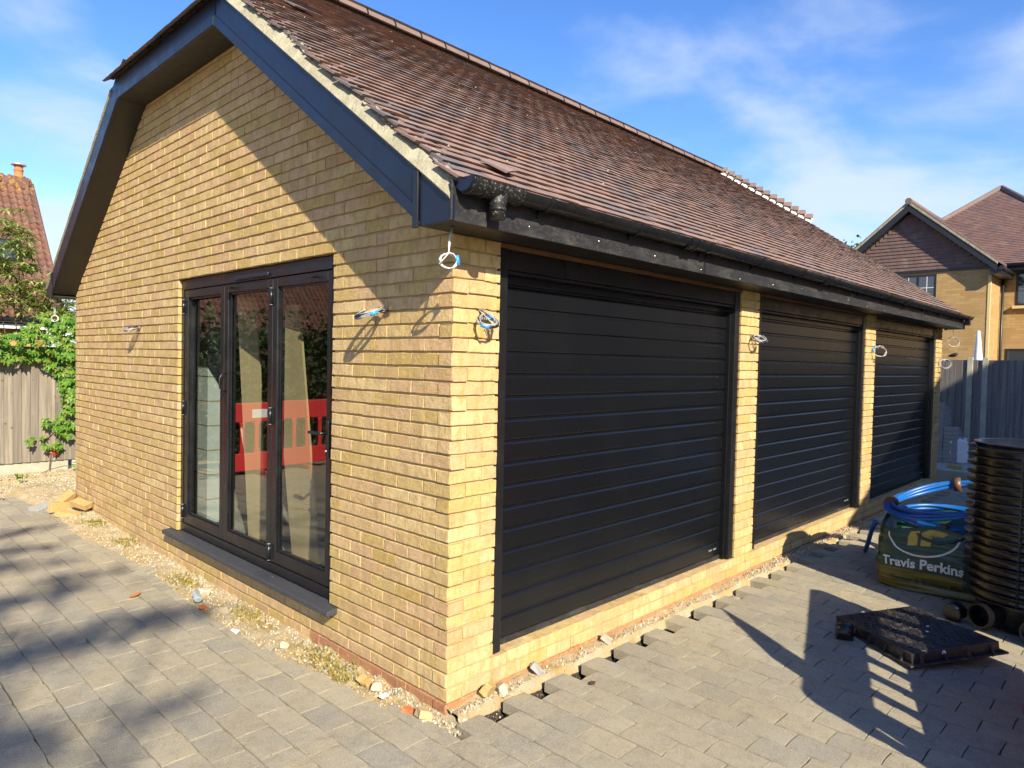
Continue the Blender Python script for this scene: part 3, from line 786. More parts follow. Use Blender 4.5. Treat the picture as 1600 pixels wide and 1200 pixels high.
# ridge tiles
def arc_shell(r, th, ln, a0=-.62*math.pi/1.0, a1=.62*math.pi, seg=8, r2=None):
    """half round tile along +x, open side down"""
    r2 = r2 or r; V = []; F = []
    an = np.linspace(math.pi*.06, math.pi*.94, seg+1)
    for (x, rr) in ((0, r), (ln, r2)):
        for q in (rr, rr-th):
            for a in an: V.append((x, q*math.cos(a), q*math.sin(a)))
    n = seg+1
    for k in range(seg):
        F += [[k, k+1, 2*n+k+1, 2*n+k], [n+k, 3*n+k, 3*n+k+1, n+k+1], [k, n+k, n+k+1, k+1], [2*n+k, 2*n+k+1, 3*n+k+1, 3*n+k]]
    F += [[0, 2*n, 3*n, n], [n-1, 2*n-1, 4*n-1, 3*n-1]]
    return np.array(V), F
RT = arr_mesh('ridge_tile', *arc_shell(.125, .016, .322), MAT['ridge']); RC = arr_mesh('ridge_collar', *arc_shell(.131, .02, .014), MAT['black'])
x = X0+HRUN-.1
while x < X1-HRUN+.05:
    o = inst('ridge_tile', RT, (x, YR, zr(YR)-.055+random.uniform(-.003, .003)), (0, 0, random.uniform(-.004, .004)), parent=roof)
    inst('ridge_joint', RC, (x-.012, YR, zr(YR)-.057), parent=roof); x += .335
# bonnet hips
def bonnets(p0, p1, n):
    p0, p1 = Vector(p0), Vector(p1); d = (p1-p0); step = d.length/n; d.normalize()
    sd = d.cross(Vector((0, 0, 1))).normalized(); up = sd.cross(d)
    me = arr_mesh('bonnet_tile', *arc_shell(.125, .014, step*1.25, r2=.085), MAT['ridge'])
    for i in range(0 if p0.x > 5 else 2, n):
        o = bpy.data.objects.new('bonnet_tile', me); link(o, roof); q = p0+d*step*i + up*-.035
        dd = (d + up*-.30).normalized(); uu = sd.cross(dd)
        o.matrix_world = frame(q+up*(.055 if p0.x > 5 else -.02), dd, sd, uu) @ Matrix.Rotation(0, 4, 'X')
        m = MB(); M = frame(q, d, sd, up)
        vs2 = [M @ Vector(p) for p in ((-.012, -.10, -.03), (-.012, .10, -.03), (-.012, .07, .09), (-.012, -.07, .09), (.1, -.10, -.03), (.1, .10, -.03), (.1, .07, .06), (.1, -.07, .06))]
        m.add(vs2, [(0, 1, 2, 3), (4, 7, 6, 5), (0, 4, 5, 1), (1, 5, 6, 2), (2, 6, 7, 3), (3, 7, 4, 0)]); (m.obj('bonnet_mortar', MAT['wmortar'], roof) if p0.x > 5 else None)
for sgn, xe in ((1, X0), (-1, X1)):
    for side in (0, 1):
        ya = YH if side == 0 else W-YH
        if sgn > 0 and side == 1: pass
        bonnets((xe, ya, zr(YH)), (xe+sgn*HRUN, YR, zr(YR)), 13)
# a slipped tile lying over the eaves course, and one lifted high on the slope
o = inst('loose_roof_tile', T_me[0], (0, 0, 0), parent=roof); o.matrix_world = frame((.27, YE+.17, zr(YE+.17)+.0), (1, 0, 0), (0, ca, sa), (0, -sa, ca)) @ TRS((0, 0, .010), (.05, .03, R(30)), (.85, .8, 1))
o = inst('loose_roof_tile', T_me[3], (0, 0, 0), parent=roof); o.matrix_world = frame((.35, 2.15, zr(2.15)-.01), (1, 0, 0), (0, ca, sa), (0, -sa, ca)) @ TRS((0, 0, .012), (.03, .02, R(4)))
# small crumbs of mortar on the slope
cr_ = []
for k in range(45):
    x = abs(rng.normal(0, 3.0))-.1; y = rng.uniform(-.2, 3.2)
    if x > 9.5: continue
    s = rng.uniform(.004, .011); V, F = chamfer_arrays(s, s*1.4, s*.8, s*.2, s*.1, k); cr_.append((V, F, TRS((x, y, zr(y)+.002), tuple(rng.uniform(0, 3, 3)))))
merged('mortar_crumbs', cr_, MAT['vmortar'], roof, kind='stuff')
# pointing lumps between the verge tiles
lm_ = []
for i in range(26):
    y = YE+.03 + i*TG*ca
    for q in range(2):
        s = rng.uniform(.012, .026); V, F = chamfer_arrays(s*2.2, s*1.3, s*.4, s*.1, s*.1, 500+i*3+q)
        lm_.append((V, F, TRS((X0+.06+rng.uniform(-.02, .03), y+rng.uniform(-.03, .03), zr(y)-.022+rng.uniform(-.010, .006)), (R(35)+rng.uniform(-.3, .3), rng.uniform(-.3, .3), rng.uniform(-.5, .5)))))
merged('verge_pointing', lm_, MAT['vmortar'], roof, smooth=False, kind='stuff')

# garage doors ---------------------------------------------------------
DY = .085                                         # slat face
SH = .1255
prof = [(DY, .008), (DY, .1015), (DY+.0065, .1113), (DY+.012, .1123), (DY+.012, SH), (DY+.02, SH), (DY+.02, 0), (DY+.012, 0), (DY+.003, .004)]
names = ['nearest', 'middle', 'far']
for di, (a, b) in enumerate(OPEN):
    d = empty('garage_door', ((a+b)/2, DY, .15), parent=garage)
    inv = Matrix.Translation(d.location).inverted()
    def part(m, name, mat, bv=None):
        o = m.obj(name, mat, d); o.matrix_parent_inverse = inv
        if bv: bev(o, bv)
        return o
    ga, gb = a+.075, b-.085
    sme = MB().prism([(p[0], p[1]) for p in prof], 0, ga-.01, gb+.01).mesh('slat'); sme.materials.append(MAT['slat'])
    z = .185; n = 0
    while z < 2.20:
        o = bpy.data.objects.new('slat', sme); link(o, d); o.matrix_parent_inverse = inv; o.location = (0, random.uniform(-.0006, .0006), z); z += SH; n += 1
    part(MB().box(ga-.01, gb+.01, DY-.004, DY+.02, .150, .184), 'bottom_seal', MAT['fascia'])
    part(MB().box(a+.006, ga, .012, .14, .152, 2.372), 'guide_rail', MAT['alu'], .006)
    part(MB().box(gb, b-.010, .012, .14, .152, 2.372), 'guide_rail', MAT['alu'], .006)
    part(MB().box(gb-.026, gb-.001, .045, .10, .152, 2.19), 'guide_lip', MAT['badge' if 0 else 'slat'], .004)
    part(MB().box(ga+.001, ga+.012, .05, .10, .152, 2.19), 'guide_lip', MAT['slat'], .003)
    part(MB().box(ga+.002, gb-.002, .022, .078, 2.262, 2.371), 'head_box', MAT['alu'], .005)
    part(MB().box(ga+.002, gb-.002, .030, .078, 2.240, 2.260), 'head_box_lip', MAT['alu'], .004)
    bd = MB()
    for q in range(7):
        if q == 3: continue
        bd.box(gb-.20+q*.018, gb-.20+q*.018+.011, DY-.0018, DY-.0003, .238, .252)
    part(bd, 'badge', MAT['badge'])

# bi-fold door ----------------------------------------------------------
bf = empty('bifold_door', (.05, (WY0+WY1)/2, WZ0), parent=garage); binv = Matrix.Translation(bf.location).inverted()
def bp(m, name, mat, bv=None):
    o = m.obj(name, mat, bf); o.matrix_parent_inverse = binv
    if bv: bev(o, bv)
    return o
fx0, fx1 = .028, .10
bp(MB().box(fx0, fx1, WY0+.004, WY0+.052, WZ0+.012, WZ1-.004), 'frame_jamb', MAT['alu'], .003)
bp(MB().box(fx0, fx1, WY1-.052, WY1-.004, WZ0+.012, WZ1-.004), 'frame_jamb', MAT['alu'], .003)
bp(MB().box(fx0, fx1, WY0+.0525, WY1-.0525, WZ1-.085, WZ1-.004), 'frame_head', MAT['alu'], .003)
bp(MB().box(fx0, fx1, WY0+.0525, WY1-.0525, WZ0+.012, WZ0+.075), 'frame_threshold', MAT['alu'], .003)
ys = np.linspace(WY0+.055, WY1-.055, 4); zb, ztp = WZ0+.079, WZ1-.089
for i in range(3):
    ya, yb = ys[i]+.003, ys[i+1]-.003; st = .066
    sx0, sx1 = .036, .096
    bp(MB().box(sx0, sx1, ya, ya+st, zb, ztp), 'sash_stile', MAT['alu'], .004)
    bp(MB().box(sx0, sx1, yb-st, yb, zb, ztp), 'sash_stile', MAT['alu'], .004)
    bp(MB().box(sx0, sx1, ya+st+.0005, yb-st-.0005, zb, zb+.085), 'sash_rail', MAT['alu'], .004)
    bp(MB().box(sx0, sx1, ya+st+.0005, yb-st-.0005, ztp-.066, ztp), 'sash_rail', MAT['alu'], .004)
    # glazing bead
    b_ = MB()
    g0, g1, h0, h1 = ya+st+.001, yb-st-.001, zb+.0855, ztp-.0665
    b_.box(.052, .064, g0, g0+.014, h0, h1).box(.052, .064, g1-.014, g1, h0, h1).box(.052, .064, g0+.0145, g1-.0145, h0, h0+.014).box(.052, .064, g0+.0145, g1-.0145, h1-.014, h1)
    bp(b_, 'glazing_bead', MAT['black'])
    gp = MB().add([(.070, g0, h0), (.070, g1, h0), (.070, g1, h1), (.070, g0, h1)], [(0, 3, 2, 1)])
    o = bp(gp, 'pane', MAT['glass']); o.rotation_euler = (0, R(.15)*(i-1), R(.5)*(1-i)*.4)
for yy, zs in ((ys[1], (zb+.07, 1.34, ztp-.13)), (WY1-.058, (zb+.10, 1.30, ztp-.14))):
    for z in zs:
        h = MB(); h.tube([(.024, yy, z-.055), (.024, yy, z+.055)], .011, 10); h.box(.028, .037, yy-.03, yy+.03, z-.05, z+.05); bp(h, 'hinge', MAT['black'])
        h = MB(); h.tube([(.024, yy, z-.060), (.024, yy, z-.056)], .0115, 10); h.tube([(.024, yy, z+.056), (.024, yy, z+.060)], .0115, 10); bp(h, 'hinge_cap', MAT['badge'])
hy = ys[0]+.04
hd = MB().box(.022, .036, hy-.016, hy+.016, 1.13, 1.36)
bp(hd, 'handle_plate', MAT['alu'], .005)
bp(MB().tube([(.030, hy, 1.285), (-.02, hy, 1.285), (-.028, hy+.012, 1.285), (-.028, hy+.13, 1.283)], .0095, 10), 'handle_lever', MAT['alu'])
bp(MB().tube([(.022, hy, 1.17), (.014, hy, 1.17)], .009, 10), 'lock_cylinder', MAT['steel'])
dh = ys[2]-.04
bp(MB().tube([(.036, dh, 1.62), (.005, dh, 1.615), (-.012, dh, 1.59), (-.016, dh, 1.55), (-.012, dh, 1.51), (.005, dh, 1.485), (.036, dh, 1.48)], .007, 8), 'pull_handle', MAT['alu'])
bp(MB().box(.012, .030, 2.0, 2.52, WZ1-.072, WZ1-.046), 'trickle_vent', MAT['barge'], .006)
for yy in (1.40, 2.62): bp(MB().tube([(.036, yy, ztp-.03), (-.005, yy, ztp-.03)], .008, 8).box(-.01, .005, yy-.05, yy+.012, ztp-.038, ztp-.022), 'restrictor', MAT['alu'])
sill = MB().prism([(-.072, .186), (-.066, .182), (.06, .190), (.06, .228), (-.066, .217), (-.072, .212)], 1, 1.03, 3.755)
bev(sill.obj('window_sill', MAT['sill'], garage), .004)

# things seen through the glass -------------------------------------------
pl_ = empty('block_pillar', (.52, 4.22, .15)); tag(pl_, 'pale concrete block pillar standing inside the garage behind the glass', 'pillar')
for i in range(10):
    z = i*.235
    MB().box(-.10, .10, -.22, .22, z, z+.222).obj('block', MAT['paleblock'], pl_)
    if i: MB().box(-.095, .095, -.215, .215, z-.0125, z-.0005).obj('mortar_joint', MAT['mortar'], pl_)
def board(name, p, wid, ht, lean, rz, mat, label, cat, th=.018):
    m = MB().box(-wid/2, wid/2, 0, th, 0, ht); o = m.obj(name, mat); tag(o, label, cat, 'sheets leaning inside the garage')
    o.matrix_world = Matrix.Translation(p) @ Matrix.Rotation(rz, 4, 'Z') @ Matrix.Rotation(-lean, 4, 'X'); return o
board('plywood_sheet', (.46, 3.00, .146), .22, 2.1, R(4), R(108), MAT['ply'], 'tall narrow plywood sheet leaning behind the middle pane', 'sheet')
board('plywood_sheet', (.42, 2.12, .146), .34, 2.0, R(6), R(96), MAT['ply'], 'plywood sheet leaning behind the right-hand pane', 'sheet')
board('plasterboard_sheet', (.62, 3.30, .146), .5, 1.0, R(9), R(64), MAT['plaster'], 'pale plasterboard sheet leaning inside, low behind the panes', 'sheet')

# ------------------------------------------------------------------ gravel and rubble beside the walls
def strip(name, x0, x1, y0, y1, nx, ny, zf, mat, parent=None, kind='structure'):
    v = []; f = quadgrid(nx+1, ny+1)
    for i in range(nx+1):
        for j in range(ny+1):
            x = x0+(x1-x0)*i/nx; y = y0+(y1-y0)*j/ny; v.append((x, y, zf(x, y)))
    return MB().add(v, [q[::-1] for q in f], True).obj(name, mat, parent, kind=kind)
def nz(x, y, s, k=0.): return mnoise.fractal(Vector((x*s, y*s, k)), 1.0, 2.0, 4)
def z_gable(x, y):
    edge = gable_edge(y); d = min(1, max(0, (x-edge+.12)/.16))
    return -.075 + d*(.018+.022*nz(x, y, 5)+.010*nz(x, y, 23, 5.)) + max(0, y-4.6)*.03*d
def z_front(x, y):
    d = min(1, max(0, (y+.125)/.03))
    return -.175 + d*(.150+.020*nz(x, y, 6, 9.)+.010*nz(x, y, 24, 2.))
strip('rubble_strip', -.62, .02, -.16, 7.9, 32, 330, z_gable, MAT['rubble'])
strip('rubble_strip', .0, 10.6, -.108, .02, 420, 10, z_front, MAT['rubble'])
strip('notch_shade_bed', .0, 10.6, -.30, -.1075, 300, 12, z_front, MAT['grit'])  # darker bed laid under the notches so they read as shaded
def z_back(x, y): return -.05 + .02*nz(x, y, 3, 4.) + (.03 if y > 9 else 0)
strip('gravel_bed', -4, 1.6, 7.60, 9.6, 90, 40, z_back, MAT['rubble'])

def stone_arrays(seed):
    bm = bmesh.new(); bmesh.ops.create_icosphere(bm, subdivisions=1, radius=.5); rs = random.Random(seed)
    for v in bm.verts: v.co *= rs.uniform(.72, 1.2)
    sc = (rs.uniform(.8, 1.3), rs.uniform(.6, 1.0), rs.uniform(.4, .75))
    for v in bm.verts: v.co = Vector((v.co.x*sc[0], v.co.y*sc[1], v.co.z*sc[2]))
    V = np.array([v.co[:] for v in bm.verts]); F = [[v.index for v in f.verts] for f in bm.faces]; bm.free(); return V, F
ST = [stone_arrays(i) for i in range(7)]
def scatter(name, n, pick, smin, smax, mat, parent=None, label=None, cat=None):
    it = []
    for k in range(n):
        x, y, z = pick(); s = smin*(smax/smin)**(rng.random()**1.6); V, F = ST[k % 7]
        it.append((V, F, TRS((x, y, z+s*.12), tuple(rng.uniform(-3, 3, 3)), (s, s, s))))
    return merged(name, it, mat, parent, smooth=False, kind='stuff', label=label, cat=cat)
def p_gable():
    y = rng.uniform(-.1, 7.7); e_ = gable_edge(y); x = rng.uniform(e_-.02, -.01) if rng.random() < .8 else rng.uniform(-.08, -.01); return x, y, z_gable(x, y)
def p_front():
    x = rng.uniform(0, 10.2); y = -.14*rng.random()**.8-.005; return x, y, z_front(x, y)
def p_front2():
    x = rng.uniform(3.3, 6.6); y = -.20*rng.random()-.005; return x, y, z_front(x, y)+rng.random()*.02
def p_back():
    x = rng.uniform(-1.2, 1.0); y = rng.uniform(7.55, 9.4); return x, y, z_back(x, y)
scatter('gravel', 6500, p_gable, .006, .024, MAT['chips'], label='loose stone chippings in the trench along the gable wall', cat='gravel')
scatter('gravel', 3200, p_front, .006, .024, MAT['chips'], label='stone chippings between the front wall and the paving', cat='gravel')
scatter('gravel', 1900, p_front2, .010, .026, MAT['chips'], label='grey stone heap at the foot of the middle garage door', cat='gravel')
scatter('gravel', 3800, p_back, .014, .036, MAT['chips'], label='grey gravel bed in front of the wooden fence', cat='gravel')
def p_corner():
    a = rng.random()
    if a < .5: x, y = -.13+rng.normal(0, .06), -.10+rng.normal(0, .05)
    else: x, y = .25+rng.normal(0, .14), -.09+rng.normal(0, .04)
    if x > -.02 and y > -.03: y = -.05
    return x, y, (z_gable(x, y) if x < 0 else z_front(x, y))
scatter('gravel', 900, p_corner, .006, .022, MAT['chips'], label='crushed stone spilled round the near corner of the garage', cat='gravel')
def p_crumb():
    if rng.random() < .5: return rng.uniform(0, 4), -.14-abs(rng.normal(0, .45)), GZ
    y = rng.uniform(-.3, 6); return gable_edge(y)-.02-abs(rng.normal(0, .30)), y, GZ
scatter('grit', 420, p_crumb, .002, .009, MAT['chips'], label='loose grit strewn over the paving near the walls', cat='grit')
# moss tufts
it = []
for k in range(1500):
    c = [(-.12, 2.0), (-.10, 1.05), (-.14, 3.05), (-.10, 4.6), (-.12, 5.5), (-.15, .75)][k % 6]
    x = min(-.015, c[0]+rng.normal(0, .05)); y = c[1]+rng.normal(0, .10); z = z_gable(x, y)
    V = np.array([(0, 0, 0), (.006, 0, .010), (0, .002, .022), (-.006, 0, .010)])*rng.uniform(.6, 1.3)
    it.append((V, [[0, 1, 2, 3]], TRS((x, y, z+.002), (rng.uniform(-.8, .8), rng.uniform(-.8, .8), rng.uniform(0, 6)))))
merged('moss', it, MAT['moss'], smooth=False, kind='stuff', label='yellow moss tufts in the rubble by the gable', cat='moss')

# shards of brick and mortar lying about, each its own thing
def shard(name, x, y, sx, sy, sz, rot, mat, label, cat, zf=None, seed=0, up=.0, group='broken masonry on the ground'):
    V, F = chamfer_arrays(sx, sy, sz, min(sx, sy, sz)*.18, min(sx, sy, sz)*.16, seed)
    z = (zf(x, y) if zf else GZ)+up
    o = inst(name, arr_mesh(name, V, F, mat), (x, y, z), rot); return tag(o, label, cat, group)
shard('brick_shard', .245, -.055, .085, .05, .07, (.5, .3, .4), MAT['loosebrick'], 'split buff brick piece against the front wall by the corner', 'brick piece', z_front, 1, .03)
shard('brick_shard', .335, -.075, .075, .05, .065, (-.4, .25, 1.0), MAT['shard'], 'pinkish brick piece right of the split one by the corner', 'brick piece', z_front, 2, .025)
shard('brick_shard', -.137, .143, .075, .045, .030, (.2, .2, .5), MAT['orange'], 'orange-red clay shard at the edge of the paving near the corner', 'clay shard', z_gable, 3, .02)
shard('mortar_lump', -.10, .06, .075, .07, .05, (.3, .1, 1.2), MAT['shard'], 'pale mortar lump beside the orange shard at the corner', 'mortar lump', z_gable, 4, .02)
shard('brick_shard', -.11, .56, .075, .055, .06, (.4, .5, .2), MAT['loosebrick'], 'buff brick piece leaning on the red brick course', 'brick piece', z_gable, 5, .03)
shard('mortar_lump', -.11, .45, .065, .05, .05, (.1, .3, .9), MAT['shard'], 'grey-buff mortar lump next to the leaning brick piece', 'mortar lump', z_gable, 6, .02)
shard('paper_scrap', -.135, .345, .055, .028, .010, (.2, .1, .3), MAT['white'], 'small white scrap in the rubble near the corner', 'scrap', z_gable, 7, .02, None)
shard('paper_scrap', .03, -.11, .035, .02, .05, (.3, .4, .1), MAT['white'], 'white chip standing at the foot of the garage corner', 'scrap', z_front, 8, .03, None)
shard('paver_shard', -.33, 3.42, .18, .14, .05, (.06, -.1, .5), MAT['paver'], 'broken paver corner tipped over the trench edge', 'paver piece', z_gable, 9, .02)
shard('mortar_lump', -.17, 2.62, .09, .06, .05, (.3, .2, .4), MAT['shard'], 'pale mortar lump above the plastic bottle', 'mortar lump', z_gable, 10, .03)
shard('mortar_lump', -.20, 1.30, .06, .05, .04, (.3, .2, .9), MAT['shard'], 'cream mortar lump in the trench below the sill end', 'mortar lump', z_gable, 11, .02)
shard('brick_shard', -.30, 2.30, .05, .03, .02, (.2, .2, .4), MAT['orange'], 'orange scrap beside the plastic bottle', 'clay shard', z_gable, 12, .02)
shard('clay_chip', .773, -.35, .040, .028, .004, (0, 0, .4), MAT['btape'], 'small square brown chip lying on the front paving', 'chip', None, 13, .012, None)
shard('paver_shard', 1.28, -.07, .035, .065, .045, (.4, .2, .3), MAT['shard'], 'cream stone piece in a gap beside the front wall', 'stone', z_front, 14, .03)
shard('paver_shard', .63, -.06, .03, .08, .045, (.7, .1, .6), MAT['block'], 'dark upturned stone piece in the second gap of the paving edge', 'stone', z_front, 15, .03)
shard('paver_shard', 2.95, -.12, .12, .08, .04, (.2, .1, .8), MAT['paver'], 'broken grey paver tipped beside the first door pier', 'paver piece', z_front, 16, .04)
for (x, y, a) in ((-.573, 2.841, .4),):
    m = MB(); m.add([(-.05, 0, 0), (-.02, .022, .006), (.02, .02, .012), (.055, 0, .022), (.02, -.02, .010), (-.02, -.022, .004), (0, 0, .002)], [(6, 0, 1), (6, 1, 2), (6, 2, 3), (6, 3, 4), (6, 4, 5), (6, 5, 0)])
    o = m.obj('fallen_leaf', MAT['dryleaf']); o.location = (x, y, GZ+.004); o.rotation_euler = (0, 0, a); tag(o, 'curled brown fallen leaf on the left-hand paving', 'leaf')
# crushed bottle and wrapper
m = MB(); pts = [(-.10, 0, 0), (-.085, 0, .004), (-.03, .005, .008), (.03, 0, .01), (.07, -.006, .01), (.09, -.008, .012), (.11, -.01, .013)]
m.tube(pts, [.026, .031, .028, .031, .027, .012, .011], 12); bt_ = m.obj('plastic_bottle', MAT['litter']); bt_.location = (-.255, 2.52, z_gable(-.255, 2.52)+.03); bt_.rotation_euler = (0, 0, R(75)); bt_.scale = (1, 1, .7)
tag(bt_, 'crushed clear plastic bottle lying in the trench under the sill', 'bottle')
m = MB(); n_ = 7
vv = [(i*.016-.05, j*.016-.05, .010*mnoise.noise(Vector((i*.7, j*.7, 1)))+.012) for i in range(n_) for j in range(n_)]
m.add(vv, quadgrid(n_, n_), True); o = m.obj('plastic_wrapper', MAT['white']); o.location = (-.335, 1.74, -.055); o.rotation_euler = (.1, -.2, .5); o.scale = (.9, .6, 1)
tag(o, 'small white plastic wrapper at the edge of the left paving', 'wrapper')
# pile of loose bricks at the far corner of the gable
LBV = chamfer_arrays(.215, .1025, .065, .004, .0015, 77); LB = arr_mesh('loose_brick', *LBV, MAT['loosebrick'])
for (loc, rot, lab) in [
    ((-.10, 6.10, .075), (R(14), R(10), R(-62)), 'buff loose brick lying uppermost on the pile against the gable'),
    ((-.13, 6.62, .06), (R(8), R(-22), R(35)), 'buff loose brick at the back of the pile, tilted up'),
    ((-.27, 6.28, .03), (R(80), R(5), R(20)), 'buff loose brick standing on edge at the front of the pile'),
    ((-.25, 5.98, -.005), (R(4), R(12), R(-40)), 'buff loose brick half buried at the pavement edge of the pile')]:
    o = inst('loose_brick', LB, loc, rot); tag(o, lab, 'brick', 'loose bricks piled at the gable end')
gb_ = empty('grooved_block', (-.36, 6.62, -.02), R(38)); gb_.rotation_euler = (R(12), R(-10), R(32)); tag(gb_, 'grey grooved block lying left of the loose brick pile', 'block')
MB().box(-.12, .12, -.07, .07, -.03, .02).obj('block_body', MAT['block'], gb_)
for q in range(5): MB().box(-.115+q*.048, -.09+q*.048, -.069, .069, .0205, .032).obj('block_rib', MAT['block'], gb_)

# ------------------------------------------------------------------ cable coils
def cable(name, root, cen, n, up, r, loops, mats, tape, label, drop=None, thick=.0030, squash=.8, tail=.06):
    c = Vector(cen); n = Vector(n).normalized(); up = Vector(up).normalized(); sd = n.cross(up).normalized(); up = sd.cross(n)
    ob = empty(name, cen); inv = Matrix.Translation(c).inverted(); rs = random.Random(int(cen[0]*97+cen[1]*31))
    for q, mk in enumerate(mats):
        path = [Vector(root)+n*0.0]
        top = c+up*r*squash
        for s in (.35, .7): path.append(Vector(root).lerp(top, s)+n*.012*q+sd*.006*q)
        N = 14*loops
        for i in range(N+1):
            a = math.pi/2 - 2*math.pi*i/14 * (1 if q % 2 == 0 else 1)
            rr = r*(1+.10*math.sin(i*.9+q*2)+.05*math.sin(i*2.3+q)+rs.uniform(-.03, .03))
            path.append(c + sd*rr*math.cos(a) + up*rr*squash*math.sin(a) + n*(.007*q + .004*math.sin(i*.9+q) + .004*(i//14)))
        path.append(path[-1]+sd*tail*.5-up*tail*.6+n*.01)
        o = MB().tube(path, thick, 6).obj('cable_loop', MAT[mk], ob); o.matrix_parent_inverse = inv
    if tape:
        for a in tape:
            p = c+sd*r*math.cos(a)+up*r*squash*math.sin(a); tdir = (-sd*math.sin(a)+up*squash*math.cos(a)).normalized()
            o = MB().tube([p-tdir*.022+n*.006, p+tdir*.022+n*.006], .0105, 8).obj('tape_band', MAT['tape'], ob); o.matrix_parent_inverse = inv
    tag(ob, label, 'cable', 'cable tails left hanging from the walls')
    MB().tube([Vector(root)-n*.004, Vector(root)+n*.0015], .007, 8).obj('cable_hole', MAT['cblack'], ob).matrix_parent_inverse = inv
gn = (-1, 0, 0); fn = (0, -1, 0)
cable('cable_coil', (-.002, 4.50, 2.02), (-.07, 4.56, 1.985), (-.25, .15, 1), (-.75, .1, .45), .075, 2, ['cgrey', 'cgrey', 'cblack'], None, 'grey cable coil on the gable, left of the glazed doors')
cable('cable_coil', (-.002, .552, 2.032), (-.085, .605, 2.0), (-.35, .12, 1), (-.85, .15, .30), .085, 3, ['cgrey', 'cblack', 'cgrey'], (0.2, 2.6, 3.4), 'grey cable coil with blue tape on the gable, right of the glazed doors')
cable('cable_coil', (-.12, -.12, 2.398), (-.165, -.15, 2.225), (-.6, -.8, 0), (0, 0, 1), .042, 3, ['cwhite', 'cwhite'], (math.pi*.95,), 'white cable coil hanging from the soffit at the near corner', tail=.09)
cable('cable_coil', (.172, -.002, 2.03), (.185, -.06, 1.955), (-.1, -.6, 1), (.1, -.75, .55), .065, 3, ['cgrey', 'cblack', 'cgrey'], (-.3, .2, 2.9), 'grey cable coil with blue tape on the corner pier of the nearest door')
cable('cable_coil', (3.325, -.002, 2.015), (3.345, -.075, 1.985), (-.2, -.35, 1), (.1, -.9, .35), .07, 3, ['cgrey', 'cblack', 'cgrey'], (1.0, .5), 'grey cable coil with blue tape on the pier between first and second doors')
cable('cable_coil', (6.57, -.002, 2.01), (6.58, -.07, 1.97), (-.8, -.6, .2), (0, 0, 1), .075, 3, ['cwhite', 'cgrey'], (.9, .3), 'pale cable ring with blue tape on the pier between second and third doors')
cable('cable_coil', (9.70, -.002, 1.93), (9.70, -.07, 1.86), (-.8, -.6, .2), (0, 0, 1), .085, 4, ['cgrey', 'cgrey', 'cgrey'], None, 'tangled grey cable bundle on the farthest pier')
cable('cable_coil', (10.02, -.10, 2.398), (10.05, -.10, 2.20), (-.8, -.6, .1), (0, 0, 1), .085, 3, ['cwhite', 'cgrey'], None, 'thin pale cable loop hanging below the far end of the gutter')
cable('cable_coil', (-.17, 6.90, 2.395), (-.17, 6.90, 2.15), (-.8, -.6, 0), (0, 0, 1), .045, 3, ['cwhite', 'cwhite'], None, 'white cable loop hanging under the left eaves box')

# ------------------------------------------------------------------ bulk bag, pipes, chamber, cover
bagc = Vector((4.40, -1.27, GZ)); BA, BB, BHt = .44, .45, .52
bag = empty('bulk_bag', bagc, R(4)); tag(bag, 'green bulk bag with white lettering beside the ribbed black chamber', 'bulk bag')
def bagpt(th, v, off=0.0):
    """th: angle from the face towards -x, v: 0..1 up"""
    p = 7.0; c, s = math.cos(th), math.sin(th)
    rad = (abs(c)**p+abs(s)**p)**(-1/p)
    bul = .955+.055*math.sin(math.pi*min(1, v*.95+.08))**.8
    wr = .010*mnoise.noise(Vector((c*2.2, s*2.2, v*11)))*(1.0-.3*v)+.016*mnoise.noise(Vector((c*1.2+7, s*1.2, v*3.2)))+.005*mnoise.noise(Vector((c*2, s*2+3, v*30)))
    r = rad*bul
    sag = (.035*math.cos(4*th)+.03*mnoise.noise(Vector((c*1.5, s*1.5, 1))))*v
    x = -c*(BA*r+wr+off); y = -s*(BB*r+wr+off)
    return Vector((x, y, .005+v*(BHt+sag)))
nT, nV = 200, 60; vv = []; ff = []
for j in range(nV+1):
    for i in range(nT): vv.append(bagpt(2*math.pi*i/nT, j/nV))
for j in range(nV):
    for i in range(nT): ff.append((j*nT+i, j*nT+(i+1) % nT, (j+1)*nT+(i+1) % nT, (j+1)*nT+i))
b0 = len(vv)
for i in range(nT):
    p = vv[nV*nT+i]; vv.append(Vector((p.x*.93, p.y*.93, p.z-.012)))
for i in range(nT):
    p = vv[nV*nT+i]; vv.append(Vector((p.x*.88, p.y*.88, p.z-.16)))
for q in (0, 1):
    lo_ = nV*nT if q == 0 else b0; hi_ = b0 if q == 0 else b0+nT
    for i in range(nT): ff.append((lo_+i, lo_+(i+1) % nT, hi_+(i+1) % nT, hi_+i))
vv.append(Vector((0, 0, BHt-.12))); last = len(vv)-1
for i in range(nT): ff.append((b0+nT+i, b0+nT+(i+1) % nT, last))
t = NT('printed_bag_fabric')
tcn = t.n('ShaderNodeTexCoord'); sp2 = t.n('ShaderNodeSeparateXYZ'); t.l(tcn.outputs['Object'], sp2.inputs[0])
band = t.math('MULTIPLY', t.rng(sp2.outputs[2], .178, .172, smooth=False), t.rng(sp2.outputs[2], .012, .02, smooth=False))
weave = t.noise(1, 2, stretch=(500, 500, 40)); dirt_ = t.noise(7, 5, .65)
colb = t.mix(band, (.005, .040, .028), (.13, .10, .012)); colb = t.mix(t.rng(dirt_, .45, .75, 0, .10), colb, (.16, .14, .10))
MAT['bag'] = t.fin(colb, .38, t.bump(weave, .15, .001), spec=.5)
t = NT('bag_print_white'); MAT['pwhite'] = t.fin(t.mix(t.rng(t.noise(60, 4), .5, .7, 0, .35), (.62, .64, .63), (.2, .25, .22)), .5)
